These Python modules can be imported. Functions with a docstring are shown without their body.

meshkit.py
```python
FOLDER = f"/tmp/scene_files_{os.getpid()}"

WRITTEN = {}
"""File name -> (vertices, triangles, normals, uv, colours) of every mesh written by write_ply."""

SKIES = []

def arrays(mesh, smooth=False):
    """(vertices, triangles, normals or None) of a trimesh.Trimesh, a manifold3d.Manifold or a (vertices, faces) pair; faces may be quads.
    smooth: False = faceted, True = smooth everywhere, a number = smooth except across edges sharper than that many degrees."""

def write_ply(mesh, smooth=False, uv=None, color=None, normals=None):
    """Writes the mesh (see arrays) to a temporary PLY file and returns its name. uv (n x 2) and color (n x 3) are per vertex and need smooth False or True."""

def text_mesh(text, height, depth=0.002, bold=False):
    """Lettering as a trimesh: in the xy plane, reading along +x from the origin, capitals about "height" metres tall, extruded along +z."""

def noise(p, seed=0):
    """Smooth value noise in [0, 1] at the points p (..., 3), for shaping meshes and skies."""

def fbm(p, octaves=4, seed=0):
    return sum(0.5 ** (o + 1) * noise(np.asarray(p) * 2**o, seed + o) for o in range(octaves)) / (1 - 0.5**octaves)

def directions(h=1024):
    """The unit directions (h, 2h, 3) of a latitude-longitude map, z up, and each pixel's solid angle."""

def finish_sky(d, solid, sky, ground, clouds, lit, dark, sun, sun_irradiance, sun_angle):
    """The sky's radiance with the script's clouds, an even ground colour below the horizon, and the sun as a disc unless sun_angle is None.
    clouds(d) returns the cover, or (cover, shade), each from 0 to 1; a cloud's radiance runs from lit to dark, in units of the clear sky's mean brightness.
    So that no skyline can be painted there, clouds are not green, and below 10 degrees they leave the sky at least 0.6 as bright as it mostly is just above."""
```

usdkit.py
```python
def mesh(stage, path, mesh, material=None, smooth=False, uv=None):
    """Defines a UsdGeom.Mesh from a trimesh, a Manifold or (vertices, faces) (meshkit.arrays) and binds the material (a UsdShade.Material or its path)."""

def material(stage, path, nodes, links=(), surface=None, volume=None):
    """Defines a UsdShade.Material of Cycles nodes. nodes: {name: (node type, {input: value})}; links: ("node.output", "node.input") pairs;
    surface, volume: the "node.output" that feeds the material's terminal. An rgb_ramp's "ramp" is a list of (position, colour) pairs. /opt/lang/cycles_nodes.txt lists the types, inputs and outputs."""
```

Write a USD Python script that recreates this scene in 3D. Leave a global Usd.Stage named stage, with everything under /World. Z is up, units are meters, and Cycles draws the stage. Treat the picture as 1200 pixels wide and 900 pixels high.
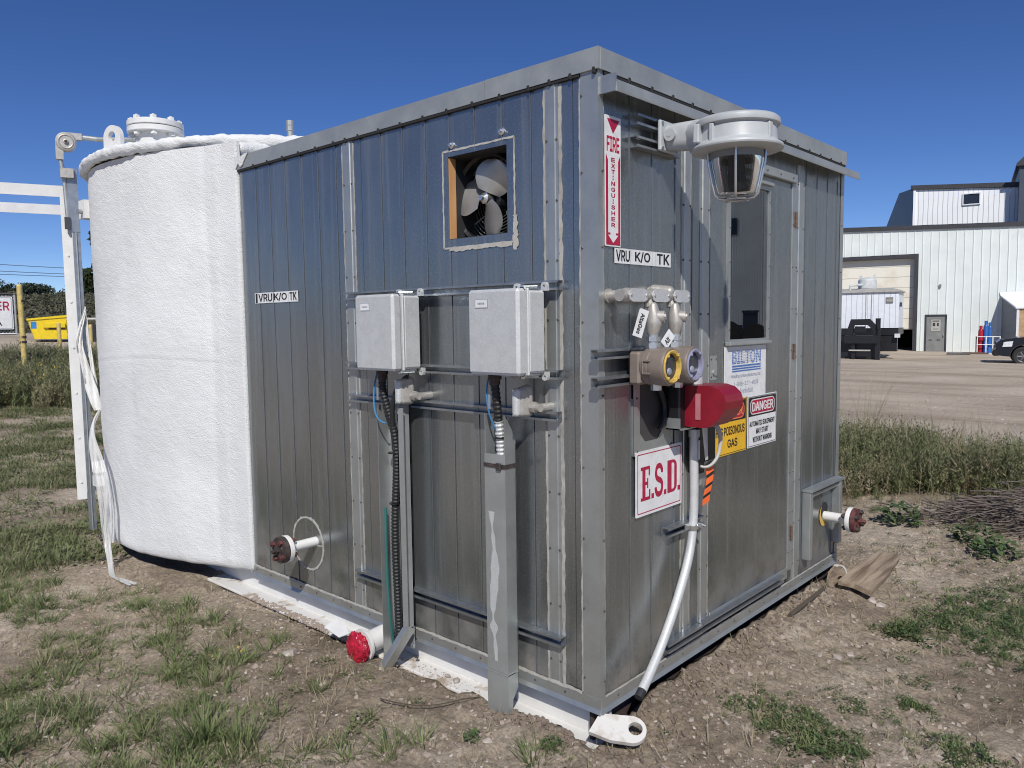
import math, random
import numpy as np, trimesh, manifold3d, shapely
from shapely.geometry import Polygon, Point, LineString, box as sbox
from shapely.ops import unary_union
from pxr import Usd, UsdGeom, UsdLux, UsdShade, Gf, Sdf, Vt
import usdkit, meshkit

rng = np.random.default_rng(7)
random.seed(7)
PI = math.pi
stage = Usd.Stage.CreateInMemory()
UsdGeom.SetStageUpAxis(stage, UsdGeom.Tokens.z)
UsdGeom.SetStageMetersPerUnit(stage, 1.0)
World = UsdGeom.Xform.Define(stage, '/World')
stage.SetDefaultPrim(World.GetPrim())

# ---------------------------------------------------------------- camera, sky, sun
CAM = np.array([1.8425, -2.5413, 1.6349])
YAW, PITCH, ROLL, FPX = 2.31040, -0.08013, -0.01343, 906.0
d_ = np.array([math.cos(PITCH)*math.cos(YAW), math.cos(PITCH)*math.sin(YAW), math.sin(PITCH)])
r_ = np.cross(d_, [0, 0, 1]); r_ /= np.linalg.norm(r_)
u_ = np.cross(r_, d_)
cr, sr = math.cos(ROLL), math.sin(ROLL)
r_, u_ = cr*r_ + sr*u_, -sr*r_ + cr*u_
cam = UsdGeom.Camera.Define(stage, '/World/camera')
m = Gf.Matrix4d(*[float(v) for row in ((*r_, 0), (*u_, 0), (*(-d_), 0), (*CAM, 1)) for v in row])
cam.AddTransformOp().Set(m)
cam.CreateHorizontalApertureAttr(36.0); cam.CreateVerticalApertureAttr(27.0)
cam.CreateFocalLengthAttr(36.0*FPX/1200.0)
cam.CreateClippingRangeAttr(Gf.Vec2f(0.05, 3000.0))
cam.CreateExposureAttr(0.0)
SUN = np.array([1.0, -1.08, 1.32]); SUN /= np.linalg.norm(SUN)
SUN_EL, SUN_ROT = math.asin(SUN[2]), math.atan2(SUN[0], SUN[1])
skym = usdkit.material(stage, '/World/Looks/sky', {
    'sky': ('sky_texture', {'sky_type': 'single_scattering', 'sun_disc': False, 'sun_elevation': SUN_EL, 'sun_rotation': SUN_ROT, 'altitude': 900.0, 'air_density': 0.62, 'aerosol_density': 0.15, 'ozone_density': 3.0}),
    'hs': ('hsv', {'hue': .512, 'saturation': 1.2, 'value': 1.02}), 'bg': ('background_shader', {'strength': 0.10})}, [('sky.color', 'hs.color'), ('hs.color', 'bg.color')], surface='bg.background')
dome = UsdLux.DomeLight.Define(stage, '/World/sky')
UsdShade.MaterialBindingAPI.Apply(dome.GetPrim()).Bind(skym)
dome.GetPrim().SetCustomDataByKey('kind', 'structure')
sun = UsdLux.DistantLight.Define(stage, '/World/sun')
sun.CreateIntensityAttr(1.1); sun.CreateAngleAttr(0.5); sun.CreateNormalizeAttr(True)
sun.CreateColorAttr(Gf.Vec3f(1.0, 0.965, 0.90))
za = SUN; xa = np.cross([0, 0, 1], za); xa /= np.linalg.norm(xa); ya = np.cross(za, xa)
sun.AddTransformOp().Set(Gf.Matrix4d(*[float(v) for row in ((*xa, 0), (*ya, 0), (*za, 0), (0, 0, 20, 1)) for v in row]))

# ---------------------------------------------------------------- scene tree helpers
ORIGIN, TAKEN = {}, {}
def numbered(parent, name):
    k = (parent, name); n = TAKEN.get(k, 0); TAKEN[k] = n + 1
    return f'{parent}/{name}' if n == 0 else f'{parent}/{name}_{n:03d}'
def put(prim, **kw):
    for k, v in kw.items():
        if v: prim.SetCustomDataByKey(k, v)
def thing(name, label, cat, base=(0, 0, 0), group=None):
    p = numbered('/World', name)
    x = UsdGeom.Xform.Define(stage, p); x.AddTranslateOp().Set(Gf.Vec3d(*map(float, base)))
    ORIGIN[p] = np.array(base, float); put(x.GetPrim(), label=label, category=cat, group=group)
    return p
def part(name, mesh, mat, parent, smooth=False, label=None, kind=None):
    p = numbered(parent, name); root = '/'.join(parent.split('/')[:3])
    v, f, n = meshkit.arrays(mesh, smooth)
    mm = UsdGeom.Mesh.Define(stage, p)
    mm.CreatePointsAttr(Vt.Vec3fArray.FromNumpy((v - ORIGIN.get(root, 0)).astype(np.float32)))
    mm.CreateFaceVertexCountsAttr(Vt.IntArray.FromNumpy(np.full(len(f), 3, np.int32)))
    mm.CreateFaceVertexIndicesAttr(Vt.IntArray.FromNumpy(f.astype(np.int32).ravel()))
    mm.CreateSubdivisionSchemeAttr('none')
    if n is not None:
        mm.CreateNormalsAttr(Vt.Vec3fArray.FromNumpy(n.astype(np.float32))); mm.SetNormalsInterpolation('vertex')
    UsdShade.MaterialBindingAPI.Apply(mm.GetPrim()).Bind(MATS[mat])
    put(mm.GetPrim(), label=label, kind=kind)
    return p
def single(name, mesh, mat, label, cat, group=None, smooth=False, kind=None):
    p = numbered('/World', name); ORIGIN[p] = np.zeros(3); TAKEN[('/World', name)] -= 1
    p = part(name, mesh, mat, '/World', smooth); prim = stage.GetPrimAtPath(p)
    put(prim, label=label, category=cat, group=group, kind=kind)
    return p
def copy_thing(src, name, base, label, rotz=0, scale=1.0, group=None):
    p = numbered('/World', name)
    x = UsdGeom.Xform.Define(stage, p); x.AddTranslateOp().Set(Gf.Vec3d(*map(float, base)))
    prim = x.GetPrim(); prim.GetReferences().AddInternalReference(src)
    x.ClearXformOpOrder()
    x = UsdGeom.Xform(prim)
    x.MakeMatrixXform().Set(Gf.Matrix4d().SetScale(scale)*Gf.Matrix4d().SetRotate(Gf.Rotation(Gf.Vec3d(0, 0, 1), rotz))*Gf.Matrix4d().SetTranslate(Gf.Vec3d(*map(float, base))))
    prim.SetInstanceable(True)
    cd = stage.GetPrimAtPath(src).GetCustomData()
    put(prim, label=label, category=cd.get('category'), group=group or cd.get('group'))
    return p
def scatter(path, protos, pos, yaw, scale, idx, tilt=None, kind='stuff', label=None, cat=None):
    pi = UsdGeom.PointInstancer.Define(stage, path)
    for k, (mesh, mat) in enumerate(protos):
        ORIGIN[path] = np.zeros(3)
        q = part('clump', mesh, mat, path)
        pi.GetPrototypesRel().AddTarget(q)
    n = len(pos)
    pi.CreatePositionsAttr(Vt.Vec3fArray.FromNumpy(np.asarray(pos, np.float32)))
    pi.CreateProtoIndicesAttr(Vt.IntArray.FromNumpy(np.asarray(idx, np.int32)))
    yaw = np.asarray(yaw); q = np.zeros((n, 4), np.float32)
    t = np.zeros(n) if tilt is None else np.asarray(tilt)
    # yaw about z, then a small tilt about x first
    q = [Gf.Quath(float(math.cos(a/2)*math.cos(b/2)), float(math.cos(a/2)*math.sin(b/2)), float(math.sin(a/2)*math.sin(b/2)), float(math.sin(a/2)*math.cos(b/2))) for a, b in zip(yaw, t)]
    pi.CreateOrientationsAttr(Vt.QuathArray(q))
    s = np.asarray(scale, np.float32); s = np.repeat(s[:, None], 3, 1) if s.ndim == 1 else s
    pi.CreateScalesAttr(Vt.Vec3fArray.FromNumpy(s))
    put(pi.GetPrim(), kind=kind, label=label, category=cat)
    return pi

# ---------------------------------------------------------------- mesh helpers
cat = lambda ms: trimesh.util.concatenate([m for m in ms if m is not None])
def box(x0, x1, y0, y1, z0, z1):
    x0, x1 = sorted((x0, x1)); y0, y1 = sorted((y0, y1)); z0, z1 = sorted((z0, z1))
    b = trimesh.creation.box([x1-x0, y1-y0, z1-z0]); b.apply_translation([(x0+x1)/2, (y0+y1)/2, (z0+z1)/2]); return b
def cbox(x0, x1, y0, y1, z0, z1, c=0.004):
    x0, x1 = sorted((x0, x1)); y0, y1 = sorted((y0, y1)); z0, z1 = sorted((z0, z1))
    c = min(c, 0.45*min(x1-x0, y1-y0, z1-z0)); P = []
    for X, sx in ((x0, 1), (x1, -1)):
        for Y, sy in ((y0, 1), (y1, -1)):
            for Z, sz in ((z0, 1), (z1, -1)):
                P += [(X+sx*c, Y+sy*c, Z), (X+sx*c, Y, Z+sz*c), (X, Y+sy*c, Z+sz*c)]
    return trimesh.PointCloud(P).convex_hull
def LB(x0, x1, z0, z1, d0, d1, c=0): return (cbox if c else box)(x0, x1, -d1, -d0, z0, z1, *([c] if c else []))
def RB(y0, y1, z0, z1, d0, d1, c=0): return (cbox if c else box)(d0, d1, y0, y1, z0, z1, *([c] if c else []))
def frame(axis):
    a = np.asarray(axis, float); a = a/np.linalg.norm(a)
    b = np.cross(a, [0, 0, 1] if abs(a[2]) < .9 else [1, 0, 0]); b /= np.linalg.norm(b)
    return b, np.cross(a, b), a
def cyl(p0, p1, r, n=24, r1=None, cap=True):
    p0, p1 = np.array(p0, float), np.array(p1, float); r1 = r if r1 is None else r1
    b, c, a = frame(p1-p0); t = np.arange(n)*2*PI/n
    ring = np.cos(t)[:, None]*b + np.sin(t)[:, None]*c
    v = np.vstack([p0+ring*r, p1+ring*r1, [p0], [p1]]); i = np.arange(n); j = (i+1) % n
    f = np.vstack([np.c_[i, j, j+n], np.c_[i, j+n, i+n]] + ([np.c_[j, i, np.full(n, 2*n)], np.c_[i+n, j+n, np.full(n, 2*n+1)]] if cap else []))
    return trimesh.Trimesh(v, f, process=False)
def lathe(prof, p0, axis, n=32):
    """prof: (radius, height along axis) points"""
    b, c, a = frame(axis); t = np.arange(n)*2*PI/n; ring = np.cos(t)[:, None]*b + np.sin(t)[:, None]*c
    p0 = np.array(p0, float); V = np.vstack([p0 + a*h + ring*max(r, 1e-5) for r, h in prof]); F = []
    i = np.arange(n); j = (i+1) % n
    for k in range(len(prof)-1):
        F += [np.c_[i+k*n, j+k*n, j+(k+1)*n], np.c_[i+k*n, j+(k+1)*n, i+(k+1)*n]]
    return trimesh.Trimesh(V, np.vstack(F), process=False)
def tube(path, r, n=8, cap=True):
    p = np.asarray(path, float); t = np.gradient(p, axis=0); t /= np.linalg.norm(t, axis=1, keepdims=True)+1e-12
    N = np.cross(t[0], [0, 0, 1] if abs(t[0][2]) < .9 else [1, 0, 0]); N /= np.linalg.norm(N); V = []
    rr = np.broadcast_to(r, (len(p),)); ang = np.arange(n)*2*PI/n
    for k in range(len(p)):
        N = N - t[k]*(N@t[k]); N /= np.linalg.norm(N); B = np.cross(t[k], N)
        V.append(p[k] + rr[k]*(np.cos(ang)[:, None]*N + np.sin(ang)[:, None]*B))
    V = np.vstack(V); F = []; i = np.arange(n); j = (i+1) % n
    for k in range(len(p)-1): F += [np.c_[i+k*n, j+k*n, j+(k+1)*n], np.c_[i+k*n, j+(k+1)*n, i+(k+1)*n]]
    if cap:
        V = np.vstack([V, p[:1], p[-1:]]); e = (len(p)-1)*n
        F += [np.c_[j, i, np.full(n, len(V)-2)], np.c_[i+e, j+e, np.full(n, len(V)-1)]]
    return trimesh.Trimesh(V, np.vstack(F), process=False)
def spline(pts, n=24):
    from scipy.interpolate import CubicSpline
    p = np.asarray(pts, float); s = np.r_[0, np.cumsum(np.linalg.norm(np.diff(p, axis=0), axis=1))]
    return CubicSpline(s, p)(np.linspace(0, s[-1], n))
def prism(poly, M, depth):
    """shapely polygon in (u,v), extruded along w by depth; M maps (u,v,w) to world as 4x4"""
    gs = getattr(poly, 'geoms', [poly]); ms = []
    for g in gs:
        if g.area > 1e-9:
            q = trimesh.creation.extrude_polygon(g, depth, engine='earcut'); ms.append(q)
    q = cat(ms); q.apply_transform(M)
    if np.linalg.det(M[:3, :3]) < 0: q.invert()
    return q
def Lm(d=0.0): return np.array([[1, 0, 0, 0], [0, 0, -1, -d], [0, 1, 0, 0], [0, 0, 0, 1]], float)   # (u,v,w)->(x, z, outwards)
def Rm(d=0.0): return np.array([[0, 0, 1, d], [1, 0, 0, 0], [0, 1, 0, 0], [0, 0, 0, 1]], float)
def LP(poly, d0, d1): return prism(poly, Lm(d0), d1-d0)
def RP(poly, d0, d1): return prism(poly, Rm(d0), d1-d0)
def text(M, s, u0, u1, v0, v1, bold=True, depth=0.0012, rot=0):
    t = meshkit.text_mesh(s, 0.1, depth, bold)
    if rot: t.apply_transform(trimesh.transformations.rotation_matrix(math.radians(rot), [0, 0, 1]))
    lo, hi = t.bounds
    t.apply_translation([-lo[0], -lo[1], 0]); t.apply_scale([(u1-u0)/(hi[0]-lo[0]), (v1-v0)/(hi[1]-lo[1]), 1]); t.apply_translation([u0, v0, 0])
    t.apply_transform(M); return t
def on(M0, k): q = M0.copy(); q[:3, 3] += M0[:3, 2]*k; return q
def rrect(u0, u1, v0, v1, r): return sbox(u0+r, v0+r, u1-r, v1-r).buffer(r, 6)
def screws(pts, axis, r=0.0055, h=0.005):
    ms = []
    for p in pts:
        p = np.array(p, float); a = np.array(axis, float)
        ms.append(cyl(p, p+a*h, r, 6, r*.75))
    return cat(ms)
def ribbon_seal(M, u, v0, v1, w=0.012, n=60, seed=0, horizontal=False):
    """an uneven bead of sealant along a vertical or horizontal line"""
    g = np.random.default_rng(seed); t = np.linspace(v0, v1, n)
    a = w*(.35+.65*g.random(n)); b = w*(.35+.65*g.random(n))
    L = np.c_[u-a, t] if not horizontal else np.c_[t, u-a]; R = np.c_[u+b, t] if not horizontal else np.c_[t, u+b]
    poly = Polygon(np.vstack([L, R[::-1]])).buffer(0)
    return prism(poly, M, 0.0015)
def hullspheres(P): # P: (x,y,z,r)
    return trimesh.PointCloud(np.vstack([trimesh.creation.icosphere(1, r).vertices+np.array(p) for *p, r in P])).convex_hull

# ---------------------------------------------------------------- materials
MATS = {}
def M(name, c1, c2=None, scale=6.0, rough=0.6, metal=0.0, bump=0.0, bscale=60.0, stretch=(1, 1, 1), detail=4.0, rough2=None, spec=0.5, lo=.35, hi=.65, obj=False, bdist=0.01, trans=None, c3=None, scale3=40.):
    c2 = c2 or c1
    n = {'g': ('geometry', {}) if not obj else ('texture_coordinate', {}), 'mp': ('mapping', {'scale': stretch}),
         'n': ('noise_texture', {'scale': scale, 'detail': detail, 'roughness': .6}),
         'r': ('rgb_ramp', {'ramp': [(lo, c1), (hi, c2)]}),
         'p': ('principled_bsdf', {'roughness': rough, 'metallic': metal, 'specular_ior_level': spec})}
    L = [('g.position' if not obj else 'g.object', 'mp.vector'), ('mp.vector', 'n.vector'), ('n.fac', 'r.fac')]
    col = 'r.color'
    if c3 is not None:
        n['n3'] = ('noise_texture', {'scale': scale3, 'detail': 3.0, 'roughness': .6}); n['r3'] = ('rgb_ramp', {'ramp': [(.52, (0, 0, 0)), (.66, (1, 1, 1))]})
        n['mx'] = ('mix_color', {'blend_type': 'mix', 'b': c3})
        L += [('mp.vector', 'n3.vector'), ('n3.fac', 'r3.fac'), ('r3.color', 'mx.fac'), (col, 'mx.a')]; col = 'mx.result'
    L += [(col, 'p.base_color')]
    if rough2 is not None:
        n['rr'] = ('map_range', {'from_min': lo, 'from_max': hi, 'to_min': rough, 'to_max': rough2, 'clamp': True}); L += [('n.fac', 'rr.value'), ('rr.result', 'p.roughness')]
    if bump:
        n['bn'] = ('noise_texture', {'scale': bscale, 'detail': 4.0, 'roughness': .6}); n['b'] = ('bump', {'strength': bump, 'distance': bdist})
        L += [('mp.vector', 'bn.vector'), ('bn.fac', 'b.height'), ('b.normal', 'p.normal')]
    surf = 'p.BSDF'
    if trans is not None:
        n['t'] = ('translucent_bsdf', {}); n['ms'] = ('mix_closure', {'fac': trans}); L += [(col, 't.color'), ('p.BSDF', 'ms.closure1'), ('t.BSDF', 'ms.closure2')]; surf = 'ms.closure'
    MATS[name] = usdkit.material(stage, '/World/Looks/'+name, n, L, surface=surf)
def colour(name, c, rough=.5, metal=0., var=.12, **k):
    c = np.array(c, float); M(name, tuple(c*(1-var)), tuple(np.minimum(c*(1+var), .95)), rough=rough, metal=metal, **k)

def steel_sheet(name, c1, c2, c3, metal, r1, r2):
    MATS[name] = usdkit.material(stage, '/World/Looks/'+name, {
        'g': ('geometry', {}), 'xyz': ('separate_xyz', {}), 'mp': ('mapping', {'scale': (1.3, 1.3, .5)}), 'ms': ('mapping', {'scale': (14., 14., .45)}),
        'n': ('noise_texture', {'scale': 1.8, 'detail': 4.0, 'roughness': .6}), 'r': ('rgb_ramp', {'ramp': [(.35, c1), (.65, c2)]}),
        'n3': ('noise_texture', {'scale': 110., 'detail': 3.0}), 'r3': ('rgb_ramp', {'ramp': [(.52, (0, 0, 0)), (.66, (1, 1, 1))]}), 'm3': ('mix_color', {'b': c3}),
        'ns': ('noise_texture', {'scale': 1.0, 'detail': 5.0, 'roughness': .65}), 'rs': ('map_range', {'from_min': .52, 'from_max': .72, 'to_min': 0., 'to_max': .20, 'clamp': True}), 'm4': ('mix_color', {'b': (.34, .335, .32)}),
        'dz': ('map_range', {'from_min': .42, 'from_max': .03, 'to_min': 0., 'to_max': 1., 'clamp': True}), 'nd': ('noise_texture', {'scale': 7., 'detail': 5.0}), 'dn': ('map_range', {'from_min': .38, 'from_max': .70, 'to_min': 0., 'to_max': .75, 'clamp': True}), 'df': ('math', {'math_type': 'multiply'}), 'm5': ('mix_color', {'b': (.30, .255, .21)}),
        'dirt': ('math', {'math_type': 'maximum'}), 'mt': ('map_range', {'from_min': 0., 'from_max': 1., 'to_min': metal, 'to_max': .2, 'clamp': True}), 'rg': ('map_range', {'from_min': .35, 'from_max': .65, 'to_min': r1, 'to_max': r2, 'clamp': True}), 'ra': ('math', {'math_type': 'multiply_add', 'value2': .35}),
        'nb': ('noise_texture', {'scale': 2.6, 'detail': 2.0}), 'b': ('bump', {'strength': .30, 'distance': .03}), 'p': ('principled_bsdf', {})},
        [('g.position', 'xyz.vector'), ('g.position', 'mp.vector'), ('g.position', 'ms.vector'), ('mp.vector', 'n.vector'), ('g.position', 'n3.vector'), ('ms.vector', 'ns.vector'), ('mp.vector', 'nb.vector'), ('g.position', 'nd.vector'),
         ('n.fac', 'r.fac'), ('n3.fac', 'r3.fac'), ('r3.color', 'm3.fac'), ('r.color', 'm3.a'), ('ns.fac', 'rs.value'), ('rs.result', 'm4.fac'), ('m3.result', 'm4.a'),
         ('xyz.z', 'dz.value'), ('nd.fac', 'dn.value'), ('dz.result', 'df.value1'), ('dn.result', 'df.value2'), ('df.value', 'm5.fac'), ('m4.result', 'm5.a'), ('m5.result', 'p.base_color'),
         ('df.value', 'dirt.value1'), ('rs.result', 'dirt.value2'), ('dirt.value', 'mt.value'), ('mt.result', 'p.metallic'), ('n.fac', 'rg.value'), ('dirt.value', 'ra.value1'), ('rg.result', 'ra.value3'), ('ra.value', 'p.roughness'),
         ('nb.fac', 'b.height'), ('b.normal', 'p.normal')], surface='p.BSDF')
steel_sheet('sheet_steel', (.252, .270, .278), (.312, .331, .339), (.36, .375, .382), .87, .24, .33)
M('galvanised', (.385, .40, .393), (.45, .466, .458), scale=6., rough=.36, rough2=.46, metal=.74, bump=.03, bscale=40, detail=5., c3=(.43, .45, .44), scale3=60.)
M('galvanised_dull', (.37, .385, .373), (.43, .446, .432), scale=5., rough=.44, rough2=.55, metal=.60, bump=.1, bscale=30, detail=5.)
M('strut_steel', (.29, .31, .33), (.37, .39, .41), scale=20., rough=.36, metal=.82, detail=3.)
M('sealant', (.36, .345, .31), (.44, .425, .39), scale=25., rough=.8, detail=4.)
M('sealant_dirty', (.25, .235, .21), (.40, .385, .355), scale=14., rough=.85, detail=5.)
colour('screw', (.13, .12, .115), .5, .6)
colour('dark_gap', (.015, .015, .017), .9)
colour('screw_bright', (.5, .5, .5), .35, .8)
colour('cast_aluminium', (.53, .54, .54), .5, .30, scale=20., var=.06, bump=.08, bscale=220., c3=(.60, .61, .615), scale3=110.)
colour('cast_grey', (.36, .345, .32), .55, .25, scale=40., bump=.15, bscale=200.)
colour('cast_fitting', (.42, .40, .37), .48, .45, scale=30., bump=.1, bscale=150.)
colour('zinc', (.62, .63, .64), .28, .9)
M('foam_white', (.65, .656, .656), (.725, .731, .731), scale=2.2, rough=.85, bump=1.0, bscale=105., bdist=.008, spec=.15)
M('white_paint', (.62, .615, .60), (.69, .69, .68), scale=8., rough=.45, bump=.04, bscale=60)
M('white_paint_dirty', (.38, .31, .24), (.68, .67, .65), scale=7., rough=.6, lo=.34, hi=.46, bump=.05)
M('white_worn', (.42, .37, .31), (.60, .58, .55), scale=12., rough=.5, lo=.3, hi=.5, bump=.08, bscale=40)
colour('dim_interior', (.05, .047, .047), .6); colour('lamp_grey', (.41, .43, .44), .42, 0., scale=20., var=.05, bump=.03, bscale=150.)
colour('sign_white', (.68, .685, .69), .4, var=.05, scale=12., c3=(.60, .60, .59), scale3=25.); colour('crimson', (.36, .008, .045), .45, var=.06)
colour('text_black', (.012, .012, .013), .5); colour('sign_yellow', (.72, .42, .02), .45, var=.06)
colour('sign_orange', (.80, .22, .06), .45); colour('text_blue', (.07, .16, .42), .5); colour('text_grey', (.25, .27, .33), .5)
M('red_plastic', (.20, .006, .018), (.25, .009, .022), scale=14., rough=.33, bump=.03, bscale=80.)
colour('red_cover', (.36, .010, .030), .30, scale=25., var=.4)
M('valve_red', (.055, .022, .02), (.16, .05, .045), scale=30., rough=.6, bump=.2, bscale=90.)
M('rust_black', (.025, .022, .022), (.07, .045, .04), scale=30., rough=.7, bump=.25, bscale=90.)
colour('rust', (.11, .07, .05), .8, scale=60., var=.5)
colour('black_rubber', (.018, .019, .021), .55); colour('black_paint', (.012, .012, .014), .38)
colour('blue_wire', (.05, .20, .40), .4); colour('green_wire', (.03, .13, .12), .45)
colour('brown_case', (.20, .165, .14), .5, .15, scale=25., var=.08, bump=.08, bscale=200.)
colour('bezel_yellow', (.52, .35, .08), .5, var=.2, scale=60.); colour('bezel_violet', (.33, .33, .45), .35, .3)
colour('lens_dark', (.03, .035, .045), .08, 0.); colour('film_pink', (.42, .16, .18), .3)
M('wood_new', (.42, .20, .075), (.52, .28, .12), scale=10., rough=.75, stretch=(1, 1, .1), detail=5.)
M('wood_old', (.13, .09, .06), (.33, .26, .19), scale=14., rough=.85, stretch=(2.2, .16, 2.2), detail=6., bump=.3, bscale=60.)
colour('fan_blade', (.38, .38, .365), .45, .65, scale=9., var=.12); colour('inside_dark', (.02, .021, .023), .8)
colour('polyurethane', (.58, .40, .10), .85, bump=.4, bscale=50.)
colour('orange_tape', (.80, .14, .03), .5); colour('handle_grey', (.40, .385, .355), .5)
colour('yellow_paint', (.52, .40, .14), .5, scale=12., var=.2); colour('dumpster_yellow', (.72, .53, .015), .45, var=.08)
colour('sign_blue', (.03, .20, .50), .45)
colour('far_wall', (.66, .70, .68), .55, scale=.8, var=.05); colour('far_wall_white', (.78, .79, .80), .5, scale=.8, var=.03)
colour('dark_cladding', (.048, .062, .088), .5, scale=1., var=.08); colour('dark_trim', (.035, .036, .042), .55)
M('cream_door', (.60, .52, .40), (.72, .69, .60), scale=.5, rough=.6, lo=.3, hi=.5)
colour('door_grey', (.20, .205, .20), .5, var=.1, scale=3.); colour('plywood', (.40, .27, .15), .8, var=.18, scale=4.)
colour('shed_grey', (.16, .165, .17), .6); colour('window_dark', (.02, .024, .03), .1)
colour('cabin_white', (.70, .73, .78), .5, var=.04); colour('vessel_grey', (.50, .52, .52), .5)
colour('cylinder_red', (.40, .015, .03), .4); colour('cylinder_blue', (.03, .12, .38), .4)
colour('rail_white', (.70, .70, .68), .5); colour('truck_paint', (.010, .013, .022), .12, .0); colour('tyre', (.02, .02, .021), .8)
colour('rim_grey', (.25, .25, .26), .35, .8); colour('headlight', (.62, .64, .66), .12); colour('chrome', (.6, .6, .62), .15, 1.)
colour('wire_mesh', (.45, .45, .46), .5, .6); colour('wire_dark', (.03, .03, .033), .5)
M('stone', (.26, .22, .19), (.44, .39, .345), scale=9., rough=.9, bump=.3, bscale=40., obj=True)
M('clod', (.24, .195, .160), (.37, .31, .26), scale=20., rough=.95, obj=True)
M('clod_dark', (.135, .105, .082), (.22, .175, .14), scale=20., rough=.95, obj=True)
M('pebble', (.32, .275, .24), (.56, .51, .46), scale=40., rough=.9, obj=True)
M('grass_green', (.095, .135, .048), (.21, .25, .105), scale=5., rough=.6, trans=.3, spec=.25)
M('grass_dry', (.24, .20, .13), (.38, .33, .22), scale=6., rough=.8, trans=.2, spec=.2)
M('weed_green', (.115, .145, .062), (.21, .23, .115), scale=3., rough=.65, trans=.3, spec=.2)
M('weed_olive', (.20, .20, .10), (.32, .29, .18), scale=2., rough=.75, trans=.25, spec=.2)
M('leaf_green', (.065, .115, .040), (.13, .18, .075), scale=8., rough=.55, trans=.3, spec=.3)
colour('stem_brown', (.10, .075, .05), .8); colour('twig', (.125, .10, .088), .85, scale=5., var=.4)
M('skyline_leaf', (.04, .055, .04), (.075, .09, .06), scale=.3, rough=.8, trans=.2, spec=.1)
M('scrub_leaf', (.085, .09, .06), (.15, .14, .095), scale=.3, rough=.8, trans=.2, spec=.1)
M('tree_leaf', (.016, .028, .012), (.045, .06, .026), scale=.6, rough=.7, trans=.25, spec=.2, lo=.35, hi=.65)
colour('bark', (.07, .055, .04), .9); colour('flower_yellow', (.70, .50, .03), .6)
colour('tractor', (.02, .03, .05), .3)
def pane(name, tint, fr=1.5):
    MATS[name] = usdkit.material(stage, '/World/Looks/'+name, {'t': ('transparent_bsdf', {'color': tint}), 'g': ('glossy_bsdf', {'color': (.9, .92, .95), 'roughness': .012}),
        'f': ('fresnel', {'IOR': fr}), 'm': ('mix_closure', {})}, [('f.fac', 'm.fac'), ('t.BSDF', 'm.closure1'), ('g.BSDF', 'm.closure2')], surface='m.closure')
pane('window_glass', (.45, .48, .50), 3.2); pane('globe_glass', (.36, .40, .43), 1.5); pane('clear_film', (.80, .81, .82), 1.5)
MATS['torn_film'] = usdkit.material(stage, '/World/Looks/torn_film', {'t': ('transparent_bsdf', {'color': (.95, .95, .95)}), 'p': ('principled_bsdf', {'base_color': (.75, .75, .75), 'roughness': .3}), 'm': ('mix_closure', {'fac': .45})},
    [('t.BSDF', 'm.closure1'), ('p.BSDF', 'm.closure2')], surface='m.closure')
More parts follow.
